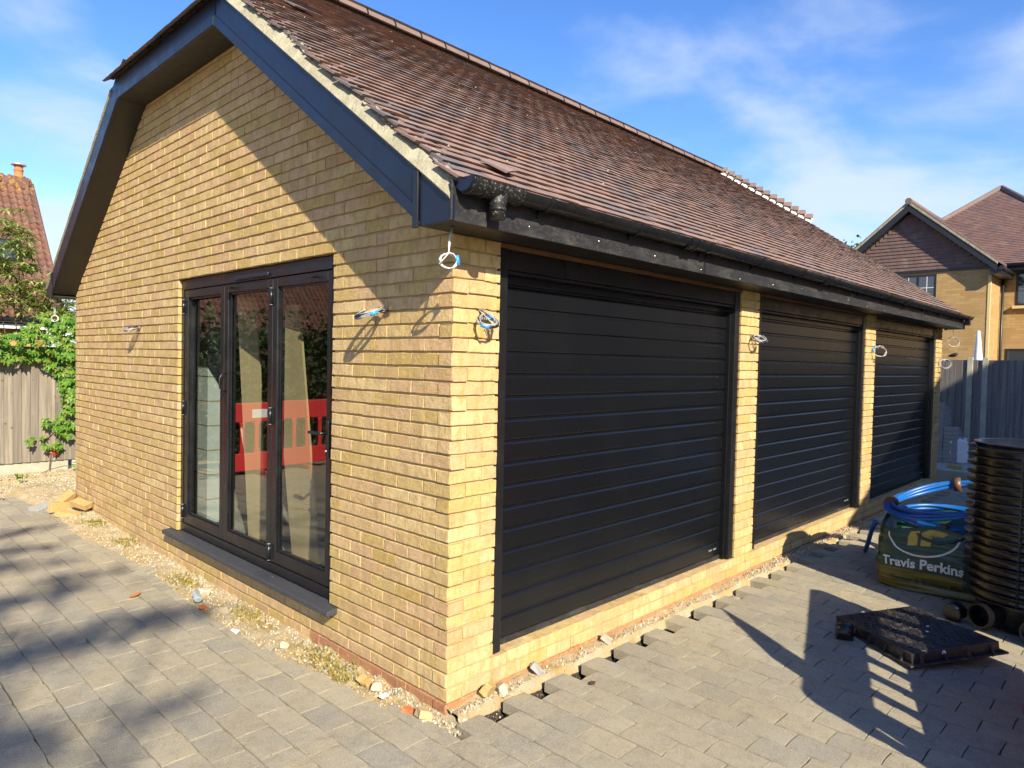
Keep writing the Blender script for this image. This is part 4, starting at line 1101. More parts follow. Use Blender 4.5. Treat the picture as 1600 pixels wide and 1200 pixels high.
t = NT('bag_print_gold'); MAT['pgold'] = t.fin(t.mix(t.noise(30, 4), (.36, .27, .035), (.45, .35, .06)), .5)
t = NT('bag_print_dark'); MAT['pdark'] = t.fin((.02, .035, .025), .5)
bb = MB().add(vv, ff, True).obj('bag_body', MAT['bag'], bag)
# lettering wrapped onto the bag face
def on_bag(s, z, off=.006):
    # s: metres to the right along the face as seen from outside, 0 = face centre
    th = math.atan2(s, BB) if abs(s) < BB else math.copysign(math.pi/4+(abs(s)-BB)/BA*.6, s)
    return bagpt(th, z/BHt, off)
def text_on_bag(body, size, s0, z0, mat, name, bold=.0, sx=1.0, slope=0.0):
    cu_ = bpy.data.curves.new('text', 'FONT'); cu_.body = body; cu_.size = size; cu_.resolution_u = 4; cu_.offset = bold
    to = bpy.data.objects.new('text_tmp', cu_); COL.objects.link(to); bpy.context.view_layer.update()
    dg = bpy.context.evaluated_depsgraph_get(); me = bpy.data.meshes.new_from_object(to.evaluated_get(dg))
    bpy.data.objects.remove(to)
    bm = bmesh.new(); bm.from_mesh(me); bmesh.ops.triangulate(bm, faces=bm.faces[:]); bmesh.ops.subdivide_edges(bm, edges=[e for e in bm.edges if e.calc_length() > .012], cuts=2)
    for v in bm.verts: v.co = on_bag(s0+v.co.x*sx, z0+v.co.y+slope*v.co.x)
    bm.to_mesh(me); bm.free(); me.materials.clear(); me.materials.append(mat)
    link(bpy.data.objects.new(name, me), bag)
text_on_bag('Travis Perkins', .104, -.385, .195, MAT['pwhite'], 'bag_lettering', .0030, .96)
text_on_bag('Timber & Builders Merchants', .068, -.33, .065, MAT['pdark'], 'bag_lettering', .0008, .82)
m = MB(); arc = [(-.10+.255*math.sin(a), .515-.0+ -.215*math.cos(a)) for a in np.linspace(R(-82), R(82), 41)]
vs3 = []
for i, (s, z) in enumerate(arc):
    a = np.linspace(R(-82), R(82), 41)[i]; ds, dz = math.sin(a), -math.cos(a)
    vs3 += [on_bag(s, min(z, BHt)), on_bag(s+ds*.013, min(z+dz*.013, BHt))]
m.add(vs3, [(2*i, 2*i+1, 2*i+3, 2*i+2) for i in range(40)], True).obj('bag_emblem_ring', MAT['pwhite'], bag)
def patch(poly, mat, name):
    m = MB(); n = len(poly); cs, cz = sum(p[0] for p in poly)/n, sum(p[1] for p in poly)/n
    pts = [on_bag(cs, cz, .006)]
    for rr_ in (.5, 1.0):
        for i in range(n):
            for q in range(4):
                a, b_ = poly[i], poly[(i+1) % n]; s = a[0]+(b_[0]-a[0])*q/4; z = a[1]+(b_[1]-a[1])*q/4
                pts.append(on_bag(cs+(s-cs)*rr_, min(BHt, cz+(z-cz)*rr_), .006))
    k = 4*n
    m.add(pts, [(0, 1+i, 1+(i+1) % k) for i in range(k)]+[(1+i, 1+k+i, 1+k+(i+1) % k, 1+(i+1) % k) for i in range(k)], True).obj(name, mat, bag)
patch([(-.205, .375), (-.135, .375), (-.135, .445), (-.12, .49), (-.19, .49), (-.205, .445)], MAT['pgold'], 'bag_emblem')
patch([(-.11, .375), (-.04, .375), (-.04, .445), (.04, .45), (.08, .485), (-.05, .495), (-.11, .475)], MAT['pgold'], 'bag_emblem')
MB().tube([(-.40, .18, .50), (-.45, .10, .45), (-.465, -.02, .43), (-.455, -.12, .46), (-.40, -.2, .50)], .011, 6).obj('bag_strap', MAT['bag'], bag)
MB().tube([(-.30, -.32, .52), (-.36, -.26, .54), (-.38, -.12, .505), (-.37, .05, .52), (-.34, .3, .52)], .014, 6).obj('bag_strap', MAT['bag'], bag)

def coil(cx, cy, z0, rise, rx, ry, n, r, label, tape_at, seed, spread, sunpatch=None, rz=0, a0=0):
    ob = empty('pipe_coil', (cx, cy, z0)); tag(ob, label, 'pipe coil', 'coils of blue water pipe on the bulk bag'); rs = random.Random(seed)
    offs = [(rs.uniform(-1, 1)*spread, rs.uniform(0, 1)*spread*1.3) for _ in range(n)]
    def pt(a, q):
        o1, o2 = offs[q]; x = (rx+o1)*math.cos(a); y = (ry+o1)*math.sin(a); c_, s_ = math.cos(rz), math.sin(rz)
        return Vector((x*c_-y*s_, x*s_+y*c_, rise*(.5+.5*math.cos(a-a0)) + o2 + .012*math.sin(3*a+q)))
    for q in range(n):
        MB().tube([pt(2*math.pi*i/48, q) for i in range(48)], r, 9, closed=True).obj('pipe_loop', MAT['pipe'], ob)
    for a in tape_at:
        cpt = sum((pt(a, q) for q in range(n)), Vector())/n; d = (pt(a+.05, 0)-pt(a-.05, 0)).normalized()
        ext = max((pt(a, q)-cpt).length for q in range(n))
        MB().tube([cpt-d*.03, cpt+d*.03], ext+r*1.15, 12).obj('tape_band', MAT['btape'], ob)
    if sunpatch is not None:
        q = max(range(n), key=lambda k: offs[k][1]+ -offs[k][0]*0)
        MB().tube([pt(sunpatch+k*.05, q) for k in range(8)], r*1.25, 10).obj('pipe_sunlit_patch', MAT['sunpatch'], ob)  # stretch of pipe coloured as if the sun caught it
    return ob
coil(4.42, -1.28, .51, .02, .40, .42, 3, .016, 'lower blue pipe coil lying flat on the bulk bag with a painted sleeve', (R(188),), 3, .022, R(160))
coil(4.50, -1.32, .53, .25, .44, .50, 5, .016, 'upper blue pipe coil tilted up behind, bound with brown tape', (R(10), R(95)), 8, .035, None, 0, R(-50))
m = MB().tube([(4.62, -.66, .36), (4.72, -.60, .24), (4.86, -.53, .08), (4.93, -.49, GZ+.02)], .021, 10); o = m.obj('pipe_offcut', MAT['pipe']); tag(o, 'short blue pipe end sticking out left of the bulk bag to the ground', 'pipe')

chc = Vector((3.74, -1.94, GZ)); CR = .375
ch = empty('inspection_chamber', chc); tag(ch, 'tall stack of ribbed black plastic drain chamber rings', 'drain chamber')
prof_ = [(CR-.02, .18)]
z = .20; CH = 1.29
while z < CH-.02:
    prof_ += [(CR-.012, z), (CR-.010, z+.004), (CR+.036, z+.007), (CR+.038, z+.012), (CR+.036, z+.015), (CR-.010, z+.018), (CR-.012, z+.021)]; z += .0615
prof_ += [(CR-.006, CH-.012), (CR+.01, CH), (CR-.004, CH+.003), (CR-.03, CH), (CR-.034, CH-.3)]
MB().lathe(prof_, (0, 0, 0), 72).obj('chamber_rings', MAT['poly'], ch)
MB().lathe([(.0, .005), (CR-.09, .005), (CR-.05, .04), (CR-.045, .16), (CR-.012, .20)], (0, 0, 0), 48).obj('chamber_base', MAT['poly'], ch)
for k in range(9):
    a = R(175+k*27); MB().box(-.006, .006, -.004, .024, .21, CH-.03, Matrix.Rotation(a-R(90), 4, 'Z') @ Matrix.Translation((0, CR-.012, 0))).obj('chamber_web', MAT['poly'], ch)
def stub(a, z, r, ln):
    d = Vector((math.cos(a), math.sin(a), 0)); c = Vector((0, 0, z))
    m = MB(); m.tube([c+d*(CR-.12), c+d*(CR+ln-.03)], r*.86, 20, caps=False); m.tube([c+d*(CR+ln-.05), c+d*(CR+ln-.045), c+d*(CR+ln)], [r*.9, r, r], 20, caps=False)
    m.tube([c+d*(CR+ln), c+d*(CR+ln-.10)], [r*.88, r*.8], 20, caps=False); m.tube([c+d*(CR+ln-.10), c+d*(CR+ln-.12)], [r*.8, r*.8], 20, caps=True)
    # ring between outer and inner lip
    n = 20; sd = d.cross(Vector((0, 0, 1))); vs4 = []
    for i in range(n):
        e_ = sd*math.cos(2*math.pi*i/n)+Vector((0, 0, 1))*math.sin(2*math.pi*i/n); vs4 += [c+d*(CR+ln)+e_*r, c+d*(CR+ln)+e_*r*.88]
    m.add(vs4, [(2*i, 2*i+1, (2*i+3) % (2*n), (2*i+2) % (2*n)) for i in range(n)]); m.obj('pipe_socket', MAT['poly'], ch)
stub(R(150), .115, .082, .10); stub(R(191), .095, .092, .08); stub(R(235), .105, .088, .09)

lid = empty('manhole_cover', (2.79, -1.43, .03)); lx = Vector((-.60, -.80, 0)).normalized(); ly = Vector((.80, -.60, 0)).normalized()
tilt = Matrix.Rotation(R(5), 4, lx) @ Matrix.Rotation(R(-3), 4, ly)
lid.matrix_world = Matrix.Translation((2.80, -1.43, .045)) @ tilt @ frame((0, 0, 0), lx, ly, (0, 0, 1))
tag(lid, 'black square manhole cover in its frame lying on the paving', 'manhole cover')
hx, hy_ = .365, .30
bev(MB().box(-hx+.02, hx-.02, -hy_+.02, hy_-.02, -.035, .022).obj('cover_plate', MAT['cover'], lid), .006)
bev(MB().box(-hx-.035, hx+.035, -hy_-.035, hy_+.035, -.052, -.038).obj('frame_flange', MAT['cover'], lid), .006)
for (a, b, c, d) in ((-hx, hx, -hy_, -hy_+.018), (-hx, hx, hy_-.018, hy_), (-hx, -hx+.018, -hy_+.0185, hy_-.0185), (hx-.018, hx, -hy_+.0185, hy_-.0185)):
    MB().box(a, b, c, d, -.0375, .019).obj('frame_side', MAT['cover'], lid)
for k in range(5):
    x = -hx+.06+k*.15
    for sgn in (-1, 1): MB().prism([(sgn*hy_*1.002, -.037), (sgn*(hy_+.032), -.037), (sgn*hy_*1.002, .008)][::sgn], 0, x, x+.012).obj('frame_rib', MAT['cover'], lid)
for k in range(4):
    y = -hy_+.05+k*.16
    for sgn in (-1, 1): MB().prism([(sgn*hx*1.002, -.037), (sgn*(hx+.032), -.037), (sgn*hx*1.002, .008)][::-sgn], 1, y, y+.012).obj('frame_rib', MAT['cover'], lid)
tm = []
for i in range(17):
    for j in range(14):
        V, F = chamfer_arrays(.030, .009, .006, .002); tm.append((V, F, TRS((-hx+.045+i*.040, -hy_+.045+j*.040+(.02 if i % 2 else 0), .0245), (0, 0, R(45 if (i+j) % 2 else -45)))))
tm = [q for q in tm if abs(q[2][1][3]) < hy_-.03]
merged('tread_pattern', tm, MAT['cover'], lid, smooth=False, kind='stuff')
for (x, y) in ((.10, .03), (.02, .10)): MB().lathe([(0, .004), (.008, .003), (.010, 0)], (x, y, .023), 10).obj('cover_screw', MAT['white'], lid)
MB().lathe([(0, .022), (.014, .018), (.018, 0)], (hx-.01, -hy_+.02+.20, -.006), 12).obj('frame_bolt', MAT['white'], lid)
pc = MB(); pc.tube([(0, 0, 0), (0, 0, .07)], [.062, .062], 20); pc.tube([(0, 0, .07), (0, 0, .085)], [.066, .066], 20)
o = pc.obj('drain_plug', MAT['poly']); o.matrix_world = Matrix.Translation((3.43, -1.52, GZ+.055)) @ Matrix.Rotation(R(74), 4, 'Y') @ Matrix.Rotation(R(20), 4, 'X'); tag(o, 'short black drain plug lying behind the manhole cover', 'drain plug')
o = MB().tube([(0, -.05, 0), (0, .05, 0)], .055, 18).obj('drain_plug', MAT['poly']); o.location = (2.52, -1.10, GZ+.05); o.rotation_euler = (0, 0, R(25)); tag(o, 'small black drain plug wedged under the left edge of the manhole cover', 'drain plug')

# ------------------------------------------------------------------ plastic barriers (one is mirrored in the glass, one casts the slotted shadow, one is added for shade)
def barrier(p0, p1, label, s0=.34):
    p0, p1 = Vector(p0), Vector(p1); d = p1-p0; ln = d.length
    ob = empty('plastic_barrier', p0, math.atan2(d.y, d.x)); tag(ob, label, 'barrier', 'red plastic pedestrian barriers')
    th = .045; r = .10
    topz, s1, bz = 1.09, .80, .07
    arc = [(ln-r+r*math.sin(a), topz-r+r*math.cos(a)) for a in np.linspace(0, math.pi/2, 7)]
    arc2 = [(r-r*math.cos(a), topz-r+r*math.sin(a)) for a in np.linspace(0, math.pi/2, 7)]
    bev(MB().prism(([(0, s1)]+arc2+arc+[(ln, s1)])[::-1], 1, -th/2, th/2).obj('top_rail', MAT['red'], ob), .012, 3)
    bev(MB().prism([(0, bz), (ln, bz), (ln, s0), (0, s0)], 1, -th/2, th/2).obj('bottom_rail', MAT['red'], ob), .012, 3)
    n = 9; xs_ = np.linspace(0, ln-.10, n)
    for x in xs_: bev(MB().prism([(x, s0+.0005), (x+.10, s0+.0005), (x+.085, s0+.05), (x+.085, s1-.05), (x+.10, s1-.0005), (x, s1-.0005), (x+.015, s1-.05), (x+.015, s0+.05)], 1, -th/2+.004, th/2-.004).obj('upright', MAT['red'], ob), .008, 2)
    for y in (-th/2-.003, th/2+.001): MB().box(ln*.22, ln*.48, y, y+.002, .86, .99).obj('reflective_panel', MAT['white'], ob)
    for x in (.55, ln-.61): bev(MB().box(x, x+.06, -.20, .20, 0, .065).obj('foot', MAT['red'], ob), .01)
    return ob
barrier((2.78, -2.11, GZ), (.83, -2.80, GZ), 'red slotted barrier out of frame whose shadow falls on the right-hand paving', .60)
barrier((3.0, -2.56, GZ), (4.95, -2.78, GZ), 'added red barrier out of frame behind the ribbed chamber, shading the bulk bag', .60)  # unseen, put in to keep the bag and chamber in shade
barrier((-1.88, 7.35, GZ), (-3.85, 7.46, GZ), 'red plastic barrier with white panel, mirrored in the glazed doors')
m = MB().tube([(1.02, -2.42, GZ), (1.15, -2.44, .5), (1.28, -2.46, 1.0), (1.40, -2.47, 1.28), (1.49, -2.48, 1.52)], [.03, .06, .085, .05, .004], 12)
o = m.obj('wedge_occluder', MAT['occgreen']); tag(o, 'added green tarpaulin leaning on the slotted barrier out of frame', 'occluder')  # invented tapered shape out of view, added to cast the wedge shadow

# ------------------------------------------------------------------ fences
def fence(name, o, along, n, bw, zb, zt, mat, label, gravel_top, postat, posth, boardth=.030, facing=1):
    ob = empty(name, o); tag(ob, label, 'fence'); a = Vector(along).normalized(); nrm = Vector((a.y, -a.x, 0))*facing
    rz = math.atan2(a.y, a.x); mes = []
    for k in range(4):
        rs = random.Random(k+9); m = MB(); dzt = rs.uniform(-.008, .008)
        m.prism([(-.01, -boardth*.35*facing), (bw+.012, -boardth*facing), (bw+.012, -boardth*.2*facing), (-.01, 0)], 2, zb, zt+dzt); me = m.mesh('fence_board'); me.materials.append(mat); mes.append(me)
    inv = Matrix.Translation(o).inverted()
    for i in range(n):
        q = inst('fence_board', mes[i % 4], (Vector((0, 0, 0))+a*bw*i), (0, 0, rz), parent=ob)
    ln = n*bw; T_ = Matrix.Rotation(rz, 4, 'Z')
    for s in np.arange(0, ln, 1.8):
        bev(MB().box(s+.03, min(ln, s+1.78), .004, .045, -.25, gravel_top, T_).obj('gravel_board', MAT['concrete'], ob), .006)
    for z in (zb+.25, (zb+zt)/2, zt-.15): MB().box(0, ln, .02*facing if facing > 0 else -.07, .07 if facing > 0 else -.02, z, z+.07, T_).obj('fence_rail', mat, ob)
    for s in postat: bev(MB().box(s-.05, s+.05, -.05, .05, -.25, posth, T_).obj('fence_post', MAT['concrete'], ob), .008)
    return ob
fence('wooden_fence', (-12.0, 9.5, 0), (1, 0, 0), 134, .105, .13, 1.83, MAT['fence'], 'weathered vertical board fence behind the garage under the creeper', .128, (1.9, 3.7, 5.5, 7.3, 9.1, 13.2), 1.9)
fence('wooden_fence', (14.3, 3.6, 0), (0, -1, 0), 72, .125, .05, 1.99, MAT['fence2'], 'grey board fence in shade beyond the far end of the garage', .045, (1.8, 3.14, 3.40, 5.2, 7.0), 2.04)
MB().box(14.245, 14.345, -5, 3.5, 2.0, 2.03).obj('fence_capping', MAT['fence2'], bpy.data.objects['wooden_fence.001'])
# pointed white thing behind the fence post
o = MB().tube([(15.5, .55, 1.7), (15.5, .55, 2.05), (15.5, .555, 2.45), (15.5, .56, 2.62), (15.5, .56, 2.645)], [.10, .085, .05, .035, .012], 14).obj('white_cone', MAT['white']); tag(o, 'white tapered plastic cone showing above the far fence', 'cone')
bd = MB(); bd.tube([(14.3, .86, 2.065), (14.3, .80, 2.075), (14.3, .74, 2.09), (14.3, .70, 2.12), (14.3, .685, 2.125)], [.012, .035, .04, .025, .006], 8); o = bd.obj('bird', MAT['cblack']); tag(o, 'small dark shape perched on the far fence top', 'bird')

# stacked blocks, jerrycan and step at the far fence
MB().box(11.7, 14.1, -.9, .95, -.25, .015).obj('concrete_step', MAT['concrete'], kind='structure')
stk = empty('block_stack', (13.2, .75, .015)); tag(stk, 'stepped stack of grey paving blocks at the garage far corner', 'block stack')
SBV = arr_mesh('stacked_block', *chamfer_arrays(.20, .235, .073, .004, .001, 3), MAT['block'])
hts = {0: 16, 1: 14, 2: 12}
for i in range(3):
    for j in range(3):
        hgt = 18 - 2*(2-j)*0 - (0 if j == 2 else (3 if j == 1 else 9)) - i
        for k in range(max(3, hgt)): inst('stacked_block', SBV, (-.2+i*.21+random.uniform(-.006, .006), -.28+j*.245+random.uniform(-.006, .006), .038+k*.0755), (0, 0, random.uniform(-.03, .03)), parent=stk)
jc = empty('jerrycan', (13.05, .36, .015), R(15)); tag(jc, 'white plastic jerrycan standing by the far fence', 'jerrycan')
bev(MB().prism([(-.15, 0), (.15, 0), (.16, .03), (.16, .40), (.13, .46), (-.02, .47), (-.10, .44), (-.15, .42), (-.16, .03)], 0, -.12, .12).obj('can_body', MAT['milk'], jc), .03, 3)
MB().tube([(0, -.10, .43), (0, -.10, .485)], .035, 14).obj('can_cap', MAT['milk'], jc)
MB().tube([(0, .11, .44), (0, .09, .49), (0, .0, .50), (0, -.02, .46)], .014, 8).obj('can_handle', MAT['milk'], jc)
o = inst('loose_brick', LB, (12.1, .22, .05), (0, 0, R(60))); tag(o, 'single brick lying on the concrete step in front of the jerrycan', 'brick')

# ------------------------------------------------------------------ far brick house on the right
hse = empty('brick_house', (20, 1.1, 0)); tag(hse, 'two-storey buff brick house with tile-hung gable beyond the garage roof', 'house')
hinv = Matrix.Translation(hse.location).inverted()
def hp(m, name, mat, par=None):
    o = m.obj(name, mat, par or hse); o.matrix_parent_inverse = hinv if par is None else Matrix.Identity(4)
    return o
gy, ghw, gz0, gs = 3.12, 1.97, 4.55, .86
wl = MB(); wl.box(20, 21.5, gy-ghw, gy+ghw, -.25, gz0); wl.prism([(gy-ghw, gz0), (gy+ghw, gz0), (gy, gz0+gs*ghw)], 0, 20.02, 21.5)
wl.box(21.5, 29, -8, 6.2, -.25, 4.72); hp(wl, 'wall', MAT['farbrick'])
hp(MB().box(19.985, 20.08, gy-ghw-.015, gy-ghw+.05, -.25, gz0-.02), 'quoin', MAT['quoin'])
hp(MB().box(19.96, 20.0, gy-ghw-.02, gy+ghw+.02, gz0-.02, gz0+.06), 'tile_drip', MAT['farblack'])
items = []
for i in range(20):
    z = gz0+.05+i*.10; half = ghw-.12-(i*.10)/gs
    if half < .06: break
    y = gy-half-(TW/2 if i % 2 else 0)
    while y < gy+half:
        a, b = max(y, gy-half), min(y+TW, gy+half)
        if b-a > .02:
            V, F = T_V[(i*7+int(y*40)) % 8]; items.append((V, F, frame((19.995-.018, (a+b)/2, z), (0, -1, 0), (.06, 0, 1), (-1, 0, 0)) @ TRS((0, 0, 0), (random.uniform(-.02, .02), 0, 0), ((b-a)/TW, 1, 1))))
        y += TW
o = merged('hung_tiles', items, MAT['hungtile'], hse, smooth=False, kind='stuff'); o.matrix_parent_inverse = hinv
for sgn in (-1, 1):
    P = [(gy, gz0+gs*ghw+.02), (gy+sgn*(ghw+.18), gz0-gs*.18+.02), (gy+sgn*(ghw+.18), gz0-gs*.18+.22), (gy, gz0+gs*ghw+.22)]
    hp(MB().prism(P[::sgn], 0, 19.72, 19.76), 'bargeboard', MAT['farblack'])
    P2 = [(p[0], p[1]+.0) for p in P]; P2 = [(P[3][0], P[3][1]), (P[2][0], P[2][1]), (P[2][0], P[2][1]+.07), (P[3][0], P[3][1]+.07)]
    hp(MB().prism(P2[::sgn], 0, 19.70, 19.80), 'verge_mortar', MAT['vmortar'])
    P3 = [(P[3][0], P[3][1]+.06), (P[2][0], P[2][1]+.06), (P[2][0], P[2][1]+.12), (P[3][0], P[3][1]+.12)]
    hp(MB().prism(P3[::sgn], 0, 19.74, 24.0), 'gable_roof', MAT['tile2'])
    P4 = [(P[0][0], P[0][1]), (P[1][0], P[1][1]), (P[1][0], P[1][1]+.02), (P[0][0], P[0][1]+.02)]
    hp(MB().prism(P4[::sgn], 0, 19.76, 20.02), 'verge_soffit', MAT['farblack'])
hp(MB().tube([(19.65, gy, gz0+gs*ghw+.30), (24, gy, gz0+gs*ghw+.30)], .09, 10), 'ridge_tile', MAT['ridge'])
# main hip roof
ez, ap = 4.75, Vector((24.9, 1.8, 7.66)); x_e = 21.2
c1, c2 = Vector((x_e, 5.25, ez)), Vector((x_e, -1.65, ez))
rf = MB(); rf.add([c1, c2, ap, (40, 1.8, 7.66), (40, -1.65, ez), (40, 5.25, ez)], [(0, 2, 1), (1, 2, 3, 4), (0, 5, 3, 2), (0, 1, 4, 5)]); mroof = hp(rf, 'roof', MAT['tile2'])
items = []; run = ap.x-x_e; slp = (ap.z-ez)/run; hc2, hs2 = 1/math.hypot(1, slp), slp/math.hypot(1, slp)
for i in range(52):
    u = i*.10*hc2; f_ = u/run
    if f_ > .985: break
    ya, yb = -1.65+f_*(1.8+1.65), 5.25-f_*(5.25-1.8); y = ya
    while y < yb:
        w = min(TW, yb-y)
        if w > .02: V, F = T_V[int(y*31+i*5) % 8]; items.append((V, F, frame((x_e+u, y+w/2, ez+slp*u+.02), (0, -1, 0), (hc2, 0, hs2), (-hs2, 0, hc2)) @ TRS((0, 0, 0), (random.uniform(-.02, .02), 0, 0), (w/TW, 1, 1))))
        y += TW
o = merged('roof_tile_field', items, MAT['tile2'], hse, smooth=False, kind='stuff'); o.matrix_parent_inverse = hinv
for c_ in (c1, c2): hp(MB().tube([c_+Vector((0, 0, .04)), ap+Vector((0, 0, .06))], .085, 10), 'hip_tile', MAT['ridge'])
hp(MB().box(21.15, 21.5, -1.7, gy-ghw-.02, ez-.18, ez-.02), 'eaves_box', MAT['farblack'])
hp(MB().tube([(21.12, -1.7, ez-.03), (21.12, gy-ghw-.1, ez-.03)], .06, 10), 'gutter', MAT['farblack'])
hp(MB().box(19.75, 21.4, gy-ghw-.28, gy-ghw, gz0-.20, gz0-.03), 'eaves_box', MAT['farblack'])
hp(MB().tube([(19.7, gy-ghw-.28, gz0-.05), (21.3, gy-ghw-.28, gz0-.05)], .06, 10), 'gutter', MAT['farblack'])
hp(MB().tube([(21.40, gy-ghw-.06, 4.5), (21.40, gy-ghw-.06, 0)], .035, 10), 'downpipe', MAT['farblack'])
def hwin(xf, ya, yb, za, zb, nb, hb, sill=True):
    w_ = MB(); t_ = .055
    w_.box(xf-.012, xf+.05, ya, yb, za, za+t_).box(xf-.012, xf+.05, ya, yb, zb-t_, zb).box(xf-.0125, xf+.05, ya, ya+t_, za+t_+.001, zb-t_-.001).box(xf-.0125, xf+.05, yb-t_, yb, za+t_+.001, zb-t_-.001)
    for q in range(1, nb): yq = ya+(yb-ya)*q/nb; w_.box(xf-.0125, xf+.04, yq-.03, yq+.03, za+t_+.001, zb-t_-.001)
    fo = hp(w_, 'window', MAT['farblack'])
    hp(MB().add([(xf-.004, ya+.02, za+.02), (xf-.004, yb-.02, za+.02), (xf-.004, yb-.02, zb-.02), (xf-.004, ya+.02, zb-.02)], [(0, 3, 2, 1)]), 'pane', MAT['hglass'])
    bars = MB()
    for q in range(nb):
        y0_ = ya+(yb-ya)*q/nb; y1_ = ya+(yb-ya)*(q+1)/nb
        bars.box(xf-.0075, xf-.0045, (y0_+y1_)/2-.008, (y0_+y1_)/2+.008, za+t_, zb-t_)
        for h_ in range(1, hb): zq = za+(zb-za)*h_/hb; bars.box(xf-.0078, xf-.0048, y0_+.04, y1_-.04, zq-.008, zq+.008)
    hp(bars, 'glazing_bar', MAT['upvc'])
    if sill: hp(MB().box(xf-.10, xf+.02, ya-.06, yb+.06, za-.08, za-.002), 'window_sill', MAT['quoin'])
hwin(20.0, 2.42, 3.82, 3.35, 4.47, 3, 3); hwin(21.5, -.9, .98, .9, 2.42, 2, 2); hwin(21.5, -.55, .80, 3.62, 4.55, 2, 2)

# ------------------------------------------------------------------ tiled house on the left (and mirrored in the glass)
lh = empty('tiled_house', (1.75, 15, 0)); tag(lh, 'neighbouring house with mossy red-brown tiled roof behind the fence', 'house')
linv = Matrix.Translation(lh.location).inverted()
def lp(m, name, mat):
    o = m.obj(name, mat, lh); o.matrix_parent_inverse = linv; return o
eY, eZ, rY, rZ = 15.0, 2.45, 18.0, 5.86; LX0, LX1 = -14.0, 1.80
lp(MB().box(LX0+.3, LX1-.25, eY+.35, 21, -.25, 2.6).prism([(eY+.35, 2.6), (20.65, 2.6), (rY, 5.6)], 0, LX0+.3, LX1-.25), 'wall', MAT['farbrick'])
lroof = lp(MB().add([(LX0, eY, eZ), (LX1, eY, eZ), (LX1, rY, rZ-.02), (LX0, rY, rZ-.02), (LX0, 21, eZ), (LX1, 21, eZ), (LX0, eY, eZ-.12), (LX1, eY, eZ-.12)], [(0, 1, 2, 3), (3, 2, 5, 4), (6, 7, 1, 0)]), 'roof', MAT['farblack'])
lp(MB().tube([(LX0, eY-.06, eZ-.04), (LX1, eY-.06, eZ-.04)], .06, 10), 'gutter', MAT['farblack'])
lp(MB().box(LX0, LX1-.02, eY+.02, eY+.05, eZ-.22, eZ-.125), 'fascia', MAT['upvc'])
PTW, PTG = .150, .205
def pantile(seed):
    rs = random.Random(seed); n = 6; V = []
    for (y, base) in ((0, .040), (PTG*1.35, 0)):
        for lay_ in (0, 1):
            for i in range(n+1):
                u = i/n; V.append(((u-.5)*(PTW+.012), y+(rs.uniform(-.004, .004) if y == 0 else 0), base + .030*math.sin(u*2*math.pi+.4) + (0 if lay_ else -.034)))
    m_ = n+1; F = []
    for i in range(n): F += [[i, i+1, m_+i+1, m_+i], [m_+i, m_+i+1, 3*m_+i+1, 3*m_+i]]
    return np.array(V), F
PT = [pantile(i) for i in range(6)]; PTm = [arr_mesh('pantile', *a, MAT['pantile'], True) for a in PT]
ls = math.hypot(rY-eY, rZ-eZ); lc, lsn = (rY-eY)/ls, (rZ-eZ)/ls; items = []
for i in range(int(ls/PTG)+1):
    u = i*PTG-.03
    if u > ls-.04: break
    x = LX1-PTW/2; c_ = 0
    while x > LX0+.1:
        rs = random.Random(i*1000+c_); M = frame((x, eY+u*lc, eZ+u*lsn+.035), (1, 0, 0), (0, lc, lsn), (0, -lsn, lc)) @ TRS((0, 0, rs.uniform(0, .006)), (rs.uniform(-.015, .015), rs.uniform(-.03, .03), rs.uniform(-.015, .015)))
        if c_ < 8:
            o = bpy.data.objects.new('pantile', PTm[rs.randrange(6)]); link(o, lh); o.matrix_parent_inverse = linv; o.matrix_basis = M
        else: items.append((*PT[rs.randrange(6)], M))
        x -= PTW; c_ += 1
o = merged('pantile_field', items, MAT['pantile'], lh, kind='stuff'); o.matrix_parent_inverse = linv
x = LX1
k = 0
while x > -3:
    o = MB().tube([(x-.30, rY, rZ+.0), (x, rY, rZ+.0)], .10, 10).obj('ridge_tile', MAT['pantile'], lh); o.matrix_parent_inverse = linv; x -= .31
lp(MB().tube([(LX1+.01, eY, eZ+.02), (LX1+.01, rY, rZ+.02)], .045, 8), 'verge', MAT['pantile'])
lp(MB().box(1.38, 1.72, 17.85, 18.15, 5.6, 6.0), 'chimney_stack', MAT['pantile'])
lp(MB().lathe([(.115, 0), (.115, .05), (.095, .06), (.095, .17), (.105, .18), (.105, .20), (.09, .21), (.09, .27), (.11, .29)], (1.54, 18, 5.99), 20), 'chimney_pot', MAT['terracotta'])
lp(MB().lathe([(.11, 0), (.165, .005), (.15, .04), (.08, .07), (0, .085)], (1.54, 18, 6.285), 20), 'chimney_cowl', MAT['cowl'])
M = frame((.98, 16.28, 3.95), (1, 0, 0), (0, lc, lsn), (0, -lsn, lc))
lp(MB().box(-.30, .30, -.35, .35, 0, .10, M), 'roof_window', MAT['farblack'])
lp(MB().box(-.22, .22, -.27, .27, .101, .106, M), 'roof_window_pane', MAT['hglass'])

